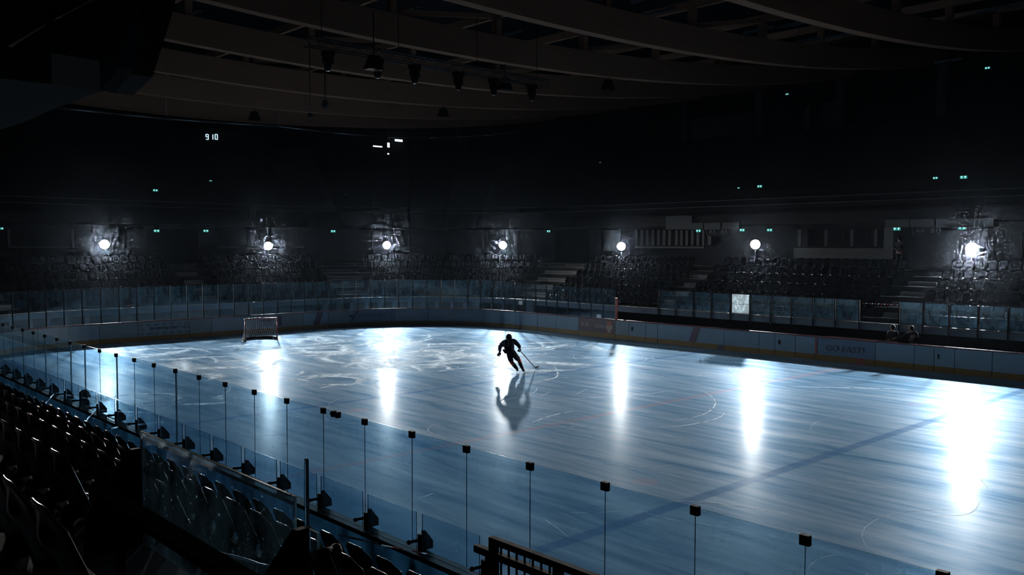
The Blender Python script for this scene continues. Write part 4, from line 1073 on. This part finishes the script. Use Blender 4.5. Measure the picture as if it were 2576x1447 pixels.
# ---- the skater, local frame: x to the camera's right, y away from the camera
ANG = PI/2-YAW
base = at(1305, 938.5, 2, 0)
sk = empty('hockey_player', base, 'hockey player in dark jersey number 53 skating away with a stick', 'person', None, ANG)
def Q(a, b, ly=0.0):
    return (a/748-1.21, ly, 1.75-b/748-.12*ly)
pelv = Q(655, 730, .02); chest = Q(590, 450, .30); neck = Q(612, 320, .42); head = Q(604, 236, .50)
lsh = Q(440, 385, .32); lel = Q(318, 555, .22); lwr = Q(335, 690, .30); lha = Q(292, 770, .34)
rsh = Q(760, 345, .38); rel = Q(918, 500, .42); rwr = Q(945, 580, .50); rha = Q(930, 622, .52)
lhip = Q(622, 790, .02); lkn = Q(690, 1000, .20); lan = Q(838, 1185, .02); lto = Q(872, 1268, .10)
rhip = Q(765, 780, .02); rkn = Q(905, 925, .22); ran = Q(1000, 1165, .02); rto = Q(1062, 1290, .12)
def mid(a, b, t=.5): return tuple(Vector(a).lerp(Vector(b), t))
js = []; es = []
chain(js, es, [(pelv, (.11, .09)), (mid(pelv, chest), (.12, .10)), (chest, (.14, .11)), (neck, .065), (head, (.095, .105))])
chain(js, es, [(lsh, .07), (lel, .05), (lwr, .035), (lha, .04)], 2)
chain(js, es, [(rsh, .07), (rel, .05), (rwr, .035), (rha, .04)], 2)
chain(js, es, [(lhip, .10), (lkn, .06), (lan, .04), (lto, .035)], 0)
chain(js, es, [(rhip, .10), (rkn, .06), (ran, .04), (rto, .035)], 0)
skin_mesh('body', js, es, M['skin'], sk)
js = []; es = []
chain(js, es, [(tuple(Vector(pelv)+Vector((-.02, -.01, -.02))), (.20, .17)), (mid(pelv, chest, .25), (.20, .175)), (mid(pelv, chest, .55), (.215, .18)), (chest, (.235, .18)), (mid(chest, neck, .8), (.15, .12))])
hemv = Q(480, 720, .0)
chain(js, es, [(mid(chest, lsh, .6), .14), (lsh, .12), (mid(lsh, lel), .088), (lel, .078), (lwr, .062)], 3)
chain(js, es, [(mid(chest, rsh, .6), .15), (rsh, .135), (mid(rsh, rel), .10), (rel, .085), (rwr, .065)], 3)
jer = skin_mesh('jersey', js, es, M['jersey'], sk, 2)
js = []; es = []
chain(js, es, [(mid(pelv, chest, .30), (.16, .15)), (pelv, (.175, .16))])
chain(js, es, [(lhip, .135), (mid(lhip, lkn, .6), .118), (mid(lhip, lkn, .97), .10)], 1)
chain(js, es, [(rhip, .145), (mid(rhip, rkn, .6), .128), (mid(rhip, rkn, .97), .112)], 1)
skin_mesh('hockey_pants', js, es, M['pants'], sk, 2)
# loose back hem of the jersey hanging to the left
mb = MB(); hb = Vector(Q(480, 735, -.06)); h2 = Vector(Q(560, 735, -.12)); h3 = Vector(Q(400, 620, .02)); h4 = Vector(Q(560, 600, -.10))
mb.prism([h3, h4, h2, hb], (0, .10, 0)); mb.build('jersey_hem', M['jersey'], sk)
def tube_part(name, a, b, r1, r2, mat, par=None):
    mb = MB(); mb.tube(a, b, r1, 18, r2); return mb.build(name, mat, par or sk)
for kn, an in ((lkn, lan), (rkn, ran)):
    tube_part('sock', mid(kn, an, -.10), mid(kn, an, .48), .084, .080, M['sockred'])
    tube_part('sock_stripe', mid(kn, an, .40), mid(kn, an, .50), .086, .084, M['grey'])
    tube_part('sock_lower', mid(kn, an, .48), mid(kn, an, .98), .081, .060, M['pants'])
for an, to in ((lan, lto), (ran, rto)):
    js = []; es = []; an_ = Vector(an); to_ = Vector(to)
    chain(js, es, [(tuple(an_+Vector((0, 0, .06))), .055), (tuple(an_.lerp(to_, .45)+Vector((0, -.01, 0))), .056), (tuple(to_+Vector((.01, .03, .045))), .046)])
    bt = skin_mesh('skate', js, es, M['black'], sk, 2)
    mb = MB(); a = an_.lerp(to_, .55)+Vector((-.03, -.06, -.035)); b = to_+Vector((0.02, .09, -.01)); mb.bar(a, b, .006, .035); mb.bar(a+Vector((0, 0, .02)), a+Vector((0, .03, .06)), .02, .02); mb.bar(b+Vector((0, -.04, .02)), b+Vector((0, -.05, .05)), .02, .02)
    mb.build('skate_blade', M['steel'], bt)
# helmet
mb = MB(); hd = Vector(head)
mb.sphere(hd+Vector((0, -.005, .02)), .135, 16, (.92, 1.05, .95)); mb.box(hd+Vector((0, -.09, -.05)), (.20, .07, .12)); mb.box(hd+Vector((0, -.02, .14)), (.05, .2, .02))
hel = mb.build('helmet', M['black'], sk)
mb = MB(); 
for sx in (-1, 1): mb.sphere(hd+Vector((sx*.125, .02, -.02)), .035, 8, (.5, 1, 1.2))
mb.build('ear_guard', M['steel'], hel)
mb = MB(); mb.box(hd+Vector((0, .13, -.05)), (.18, .02, .09)); mb.build('visor', M['glass'], hel)
# face hints on the far side of the head
mb = MB()
for sx in (-1, 1): mb.sphere(hd+Vector((sx*.035, .102, .0)), .012, 8)
mb.build('eyes', M['ink'], sk)
mb = MB(); mb.prism([hd+Vector((-.012, .10, -.005)), hd+Vector((.012, .10, -.005)), hd+Vector((.018, .10, -.05)), hd+Vector((-.018, .10, -.05))], (0, .025, 0)); mb.build('nose', M['skin'], sk)
# gloves with fingers
def glove(h, w_, dirv, nm):
    h = Vector(h); w_ = Vector(w_); d = (h-w_).normalized(); side = d.cross(Vector((0, 1, 0))).normalized()
    js = []; es = []
    chain(js, es, [(tuple(w_), .062), (tuple(w_.lerp(h, .5)), .060), (tuple(h), .052)])
    for k in range(4):
        o = side*(-.045+.03*k)
        chain(js, es, [(tuple(h+o+d*.03), .017), (tuple(h+o+d*.065+dirv*.03), .016), (tuple(h+o+d*.06+dirv*.075), .014)], 2)
    chain(js, es, [(tuple(w_.lerp(h, .6)+side*.06), .017), (tuple(h+side*.085+dirv*.03), .015)], 1)
    skin_mesh(nm, js, es, M['jersey'], sk, 1)
glove(lha, lwr, Vector((0.2, .9, 0)), 'glove'); glove(rha, rwr, Vector((-.5, .7, -.3)), 'glove')
# sleeve stripes and shoulder panel, light grey
for p_, q_, f0, f1, r1, r2 in ((lsh, lel, .30, .46, .104, .099), (lsh, lel, .78, .90, .093, .090), (lel, lwr, .30, .40, .082, .080)):
    tube_part('sleeve_band', mid(p_, q_, f0), mid(p_, q_, f1), r1, r2, M['grey'])
# number wrapped on the back of the jersey
vs, fs = text_mesh('53', 0, .02)
x0 = min(v.x for v in vs); x1 = max(v.x for v in vs); y0 = min(v.y for v in vs); y1 = max(v.y for v in vs)
from mathutils.bvhtree import BVHTree
bv = BVHTree.FromPolygons([v.co.copy() for v in jer.data.vertices], [tuple(p.vertices) for p in jer.data.polygons])
# subdivide lettering a little so that it follows the cloth
tm = bpy.data.meshes.new('n'); tm.from_pydata([tuple(v) for v in vs], [], fs); bm = bmesh.new(); bm.from_mesh(tm)
bmesh.ops.triangulate(bm, faces=bm.faces); bmesh.ops.subdivide_edges(bm, edges=bm.edges, cuts=2)
V = []
for v in bm.verts:
    u_, v_ = (v.co.x-x0)/(x1-x0)-.5, (v.co.y-y0)/(y1-y0)-.5
    cxp, czp = Q(520, 420)[0], Q(520, 420)[2]-.02
    lx = cxp+u_*.27; lz = czp+v_*.27+u_*.04
    hit = bv.ray_cast(Vector((lx, -1.2, lz)), Vector((0, 1, 0)))
    yy = (hit[0].y if hit[0] else .1)-.012
    V.append((lx, yy, lz))
bm.verts.index_update(); F = [tuple(q.index for q in f.verts) for f in bm.faces]; bm.free()
mb = MB(); mb.add(V, F); mb.build('number', M['grey'], sk)
# stick (held in the hand, so a thing of its own)
stk = empty('hockey_stick', base, 'dark hockey stick held in the right hand of the skating player', 'stick', None, ANG)
butt = Vector(Q(905, 585, .38)); heel = Vector((.69, 1.18, .05))
mb = MB(); mb.bar(butt, heel, .026, .032); mb.build('shaft', M['ink'], stk)
mb = MB(); tip = Vector((.86, 1.62, .05)); a1 = heel.lerp(tip, .5)+Vector((.03, -.02, 0)); mb.bar(heel, a1, .012, .075); mb.bar(a1, tip, .012, .07); mb.build('stick_blade', M['black'], stk)
mb = MB(); pk = base+Matrix.Rotation(ANG, 3, 'Z') @ Vector((.95, 1.75, 0)); pk.z = 0
# spray of shaved ice behind the skates
mb = MB(); Rz = Matrix.Rotation(ANG, 3, 'Z')
for i in range(240):
    t = random.random(); p = base+Rz @ Vector((random.gauss(.15, .5), random.gauss(-.1, .28), 0)); p.z = .004+abs(random.gauss(0, .02))
    mb.box(p, (random.uniform(.006, .025), random.uniform(.006, .02), .006), Matrix.Rotation(random.uniform(0, 3), 3, 'Z'))
tag(mb.build('ice_shavings', M['snow']), 'white ice shavings scattered around the skates of the player', 'ice shavings', None, 'stuff')

lo = min((ch.matrix_world @ v.co).z if False else (v.co.z+ch.location.z) for ch in sk.children_recursive if ch.type == 'MESH' for v in ch.data.vertices)
sk.location.z = .004-lo
# ---- people in dark clothes
def person(loc, rz, label, pose, scale=1.0, cloth='cloth', hair=True):
    e = empty('person', loc, label, 'person', None, rz); s_ = scale
    P = {'stand': dict(pelv=(0, 0, .92), chest=(0, .02, 1.25), neck=(0, .03, 1.48), head=(0, .05, 1.62), lsh=(-.19, .02, 1.40), lel=(-.24, .02, 1.13), lwr=(-.12, .22, 1.08), rsh=(.19, .02, 1.40), rel=(.24, .02, 1.13), rwr=(.10, .24, 1.10), lkn=(-.10, .03, .50), lan=(-.11, 0, .08), rkn=(.10, .03, .50), ran=(.12, 0, .08)),
         'lean': dict(pelv=(0, -.18, .88), chest=(0, .0, 1.18), neck=(0, .09, 1.38), head=(0, .15, 1.52), lsh=(-.19, .04, 1.31), lel=(-.26, .22, 1.12), lwr=(-.14, .36, 1.10), rsh=(.19, .04, 1.31), rel=(.30, .20, 1.15), rwr=(.62, .30, 1.08), lkn=(-.10, -.08, .48), lan=(-.11, -.16, .08), rkn=(.10, -.08, .48), ran=(.12, -.2, .08))}[pose]
    P = {k: Vector(v)*s_ for k, v in P.items()}
    js = []; es = []
    chain(js, es, [(P['pelv'], (.15, .11)), (P['pelv'].lerp(P['chest'], .5), (.14, .11)), (P['chest'], (.17, .12)), (P['neck'], .055), (P['head'], (.085, .10))])
    def hand(wr, el, start):
        d = (wr-el).normalized(); side = d.cross(Vector((0, 0, 1))); side = side.normalized() if side.length > .1 else Vector((1, 0, 0))
        js.append((wr+d*.07, (.036, .02))); es.append((start, len(js)-1)); pm = len(js)-1
        for k in range(4):
            o = side*(-.03+.02*k); L_ = (.07, .085, .08, .06)[k]
            chain(js, es, [(wr+d*.10+o, .010), (wr+d*(.10+L_*.55)+o+Vector((0, 0, -.012)), .009), (wr+d*(.10+L_)+o+Vector((0, 0, -.035)), .008)], pm)
        chain(js, es, [(wr+d*.05+side*.05, .011), (wr+d*.09+side*.065, .009)], start)
    a = chain(js, es, [(P['lsh'], .07), (P['lel'], .048), (P['lwr'], .030)], 2); hand(P['lwr'], P['lel'], a)
    a = chain(js, es, [(P['rsh'], .07), (P['rel'], .048), (P['rwr'], .030)], 2); hand(P['rwr'], P['rel'], a)
    chain(js, es, [(P['pelv']+Vector((-.09, 0, -.06)), .09), (P['lkn'], .06), (P['lan'], .042), (P['lan']+Vector((0, .16, -.04)), .035)], 0)
    chain(js, es, [(P['pelv']+Vector((.09, 0, -.06)), .09), (P['rkn'], .06), (P['ran'], .042), (P['ran']+Vector((0, .16, -.04)), .035)], 0)
    skin_mesh('body', js, es, M['skin'], e, 1)
    js = []; es = []
    chain(js, es, [(P['pelv']+Vector((0, 0, -.06)), (.18, .14)), (P['pelv'].lerp(P['chest'], .5), (.17, .14)), (P['chest'], (.19, .15)), (P['neck']+Vector((0, 0, -.04)), .075)])
    chain(js, es, [(P['lsh'], .095), (P['lel'], .068), (P['lel'].lerp(P['lwr'], .92), .045)], 2); chain(js, es, [(P['rsh'], .095), (P['rel'], .068), (P['rel'].lerp(P['rwr'], .92), .045)], 2)
    skin_mesh('jacket', js, es, M[cloth], e, 1)
    js = []; es = []; chain(js, es, [(P['pelv']+Vector((0, 0, .0)), (.15, .125))])
    chain(js, es, [(P['pelv']+Vector((-.09, 0, -.1)), .105), (P['lkn'], .078), (P['lan'], .062)], 0); chain(js, es, [(P['pelv']+Vector((.09, 0, -.1)), .105), (P['rkn'], .078), (P['ran'], .062)], 0)
    skin_mesh('trousers', js, es, M['cloth2'], e, 1)
    for k in ('lan', 'ran'):
        js = []; es = []; chain(js, es, [(P[k]+Vector((0, -.03, -.03)), .05), (P[k]+Vector((0, .17, -.045)), .042)]); skin_mesh('shoe', js, es, M['black'], e, 1)
    hd = P['head']; mb = MB(); mb.sphere(hd+Vector((0, -.02, .03)), .118, 14, (.92, 1.0, 1.0)); mb.build('hair', M['hair'], e)
    mb = MB()
    for sx in (-1, 1): mb.sphere(hd+Vector((sx*.033, .095, .01)), .011, 8)
    mb.build('eyes', M['ink'], e)
    mb = MB(); mb.prism([hd+Vector((-.01, .09, .005)), hd+Vector((.01, .09, .005)), hd+Vector((.018, .09, -.035)), hd+Vector((-.018, .09, -.035))], (0, .028, 0)); mb.build('nose', M['skin'], e)
    mb = MB(); mb.box(hd+Vector((0, .092, -.06)), (.05, .012, .01)); mb.build('mouth', M['adred'], e)
    return e
p = at(2245, 862, 1, 30.72)
person((p.x, 30.75, .12), PI, 'person in dark jacket standing behind the boards, left of the two', 'stand', .93)
p = at(2292, 864, 1, 30.72)
person((p.x, 30.85, .12), PI, 'person in black leaning on the boards with one arm stretched out', 'lean', 1.0)
p = at(2262, 650, 1, 39.3)
person((p.x, 39.3, CONC_Z), PI, 'person in dark clothes standing under the exit sign on the concourse', 'stand', 1.0, 'cloth2')
p = at(208, 985, 1, -.62)
person((p.x, -.62, .0), -.5, 'person with dark hair standing behind the near glass at far left', 'stand', p.z/1.72)

# ------------------------------------------------------------------ skate tracks: fine ridges of shaved ice
mb = MB()
FE = []
def track(P, w0, z=.0012):
    n_ = len(P); P = [Vector(p) for p in P]; rows = []
    for i in range(n_):
        d = P[min(i+1, n_-1)]-P[max(i-1, 0)]; d.z = 0
        if d.length < 1e-5: return
        s_ = Vector((-d.y, d.x, 0)).normalized(); t = i/(n_-1); w_ = w0*(.15+.85*math.sin(PI*min(1, max(0, t*1.0)))**.7)
        rows.append([P[i]-s_*w_, P[i]+Vector((0, 0, z)), P[i]+s_*w_*.6]); f_ = math.sin(PI*t)**.5 if 0 < t < 1 else 0
        FE.extend([0, f_, 0])
    mb.add([v for r_ in rows for v in r_], [(i*3+k, i*3+k+1, i*3+k+4, i*3+k+3) for i in range(n_-1) for k in range(2)])
def ptrack(pp, w0, n_=14):
    P = [at(x, y, 2, 0) for x, y in pp]; out = []
    k = len(P)
    for i in range(n_+1):      # Catmull-Rom
        t = i/n_*(k-1); j = min(int(t), k-2); f = t-j
        p0, p1, p2, p3 = P[max(j-1, 0)], P[j], P[j+1], P[min(j+2, k-1)]
        out.append(.5*((2*p1)+(-p0+p2)*f+(2*p0-5*p1+4*p2-p3)*f*f+(-p0+3*p1-3*p2+p3)*f**3))
    for q in out: q.z = .0005
    track(out, w0)
for pp, w0 in [([(1640, 1064), (1700, 1057), (1760, 1046), (1790, 1030), (1800, 1010), (1780, 990), (1745, 975)], .05), ([(1610, 1077), (1680, 1074), (1750, 1066), (1810, 1050), (1830, 1030)], .06),
               ([(1325, 1068), (1390, 1045), (1460, 1031)], .07), ([(1300, 1011), (1400, 1007), (1500, 1000), (1620, 992), (1700, 982), (1780, 978)], .04), ([(1320, 1074), (1420, 1074), (1520, 1070)], .04),
               ([(1285, 1025), (1350, 1026), (1395, 1029)], .04), ([(1330, 965), (1400, 950), (1440, 952)], .09), ([(1310, 968), (1360, 960), (1400, 948), (1400, 930), (1390, 918)], .07),
               ([(1700, 1248), (1790, 1265), (1860, 1275), (1960, 1290), (2030, 1300)], .03), ([(1700, 1303), (1780, 1320), (1880, 1336)], .03), ([(2040, 1201), (2120, 1212), (2230, 1228), (2290, 1233)], .02),
               ([(1400, 1290), (1480, 1290), (1530, 1288), (1600, 1285)], .03), ([(1340, 1290), (1390, 1320), (1440, 1360)], .03), ([(1610, 1286), (1680, 1305), (1760, 1318)], .025),
               ([(2030, 1447), (2040, 1420), (2080, 1400), (2150, 1392)], .02), ([(1920, 972), (2050, 974), (2200, 977), (2330, 982)], .08), ([(1700, 940), (1770, 944), (1800, 947)], .05),
               ([(2300, 1297), (2410, 1297), (2450, 1285), (2465, 1262)], .03), ([(2450, 1188), (2470, 1210), (2500, 1240)], .03)]: ptrack(pp, w0)
def fr_(): return random.random()
# dense crossing arcs in the end zone, sparser towards the camera
for i in range(300):
    zone = random.random()
    if zone < .72: cx, cy = random.uniform(3, 20), min(27, max(2, random.gauss(15, 6)))
    elif zone < .9: cx, cy = random.uniform(15, 28), random.uniform(6, 28)
    else: cx, cy = random.uniform(20, 44), random.uniform(2, 26)
    R_ = random.choice([1.2, 2.5, 4, 7, 12]); a0 = random.uniform(0, 2*PI); L_ = random.uniform(.8, 5.5); da = L_/R_; n_ = 9
    P = [Vector((cx+R_*math.cos(a0+da*k/n_)-R_*math.cos(a0), cy+R_*math.sin(a0+da*k/n_)-R_*math.sin(a0), .0005)) for k in range(n_+1)]
    if all(1.2 < q.x < 59 and .9 < q.y < 29.1 and not (q.x < 8 and (q.y > 22 or q.y < 8) and (Vector((q.x-8, q.y-(22 if q.y > 22 else 8)))).length > 7.2) and not (3.0 < q.x < 4.3 and 13.9 < q.y < 16.1) for q in P): track(P, random.choice([.03, .05, .10, .2, .35, .6, .8]) if zone < .72 else random.uniform(.008, .04), .0025)
mt, nt, out = nodes_of('skate_snow')
at_ = nt.nodes.new('ShaderNodeAttribute'); at_.attribute_name = 'feather'
tc = nt.nodes.new('ShaderNodeTexCoord'); nz = nt.nodes.new('ShaderNodeTexNoise'); nz.inputs['Scale'].default_value = 3.2; nz.inputs['Detail'].default_value = 8; nt.links.new(tc.outputs['Object'], nz.inputs['Vector'])
k_ = math_(nt, 'MULTIPLY', at_.outputs['Fac'], math_(nt, 'MULTIPLY', math_(nt, 'SUBTRACT', nz.outputs[0], .24, True), 3.0, True), True)
tr_ = nt.nodes.new('ShaderNodeBsdfTransparent'); df_ = nt.nodes.new('ShaderNodeBsdfDiffuse'); df_.inputs[0].default_value = (.60, .74, .86, 1)
ms_ = nt.nodes.new('ShaderNodeMixShader'); nt.links.new(k_, ms_.inputs[0]); nt.links.new(tr_.outputs[0], ms_.inputs[1]); gl_ = nt.nodes.new('ShaderNodeBsdfGlossy'); gl_.inputs['Roughness'].default_value = .65; gl_.inputs['Color'].default_value = (.55, .68, .80, 1)
mm_ = nt.nodes.new('ShaderNodeMixShader'); mm_.inputs[0].default_value = .30; nt.links.new(df_.outputs[0], mm_.inputs[1]); nt.links.new(gl_.outputs[0], mm_.inputs[2]); nt.links.new(mm_.outputs[0], ms_.inputs[2]); nt.links.new(ms_.outputs[0], out.inputs[0])
tk = mb.build('skate_tracks', mt); al = tk.data.attributes.new('feather', 'FLOAT', 'POINT'); al.data.foreach_set('value', FE)
tag(tk, 'curving white skate tracks of shaved ice across the ice sheet', 'skate tracks', None, 'stuff')

# ------------------------------------------------------------------ haze hanging in the hall, plus an added lift of the blacks
HAZE = 0.00006
if HAZE > 0:
    mt, nt, out = nodes_of('haze')
    vs_ = nt.nodes.new('ShaderNodeVolumeScatter'); vs_.inputs['Color'].default_value = (.55, .75, 1, 1); vs_.inputs['Density'].default_value = HAZE; vs_.inputs['Anisotropy'].default_value = .985
    black_lift = nt.nodes.new('ShaderNodeVolumeScatter'); black_lift.inputs['Color'].default_value = (.85, .85, 1, 1); black_lift.inputs['Density'].default_value = .000010; black_lift.inputs['Anisotropy'].default_value = 0  # second, even scatter added only to lift the darkest tones
    av = nt.nodes.new('ShaderNodeAddShader'); nt.links.new(vs_.outputs[0], av.inputs[0]); nt.links.new(black_lift.outputs[0], av.inputs[1])
    nt.links.new(av.outputs[0], out.inputs['Volume'])
    mb = MB(); mb.box((15, 18, 9.2), (105, 85, 18)); o = mb.build('haze', mt); tag(o, 'thin bluish haze hanging in the air of the whole arena', 'haze', None, 'stuff')
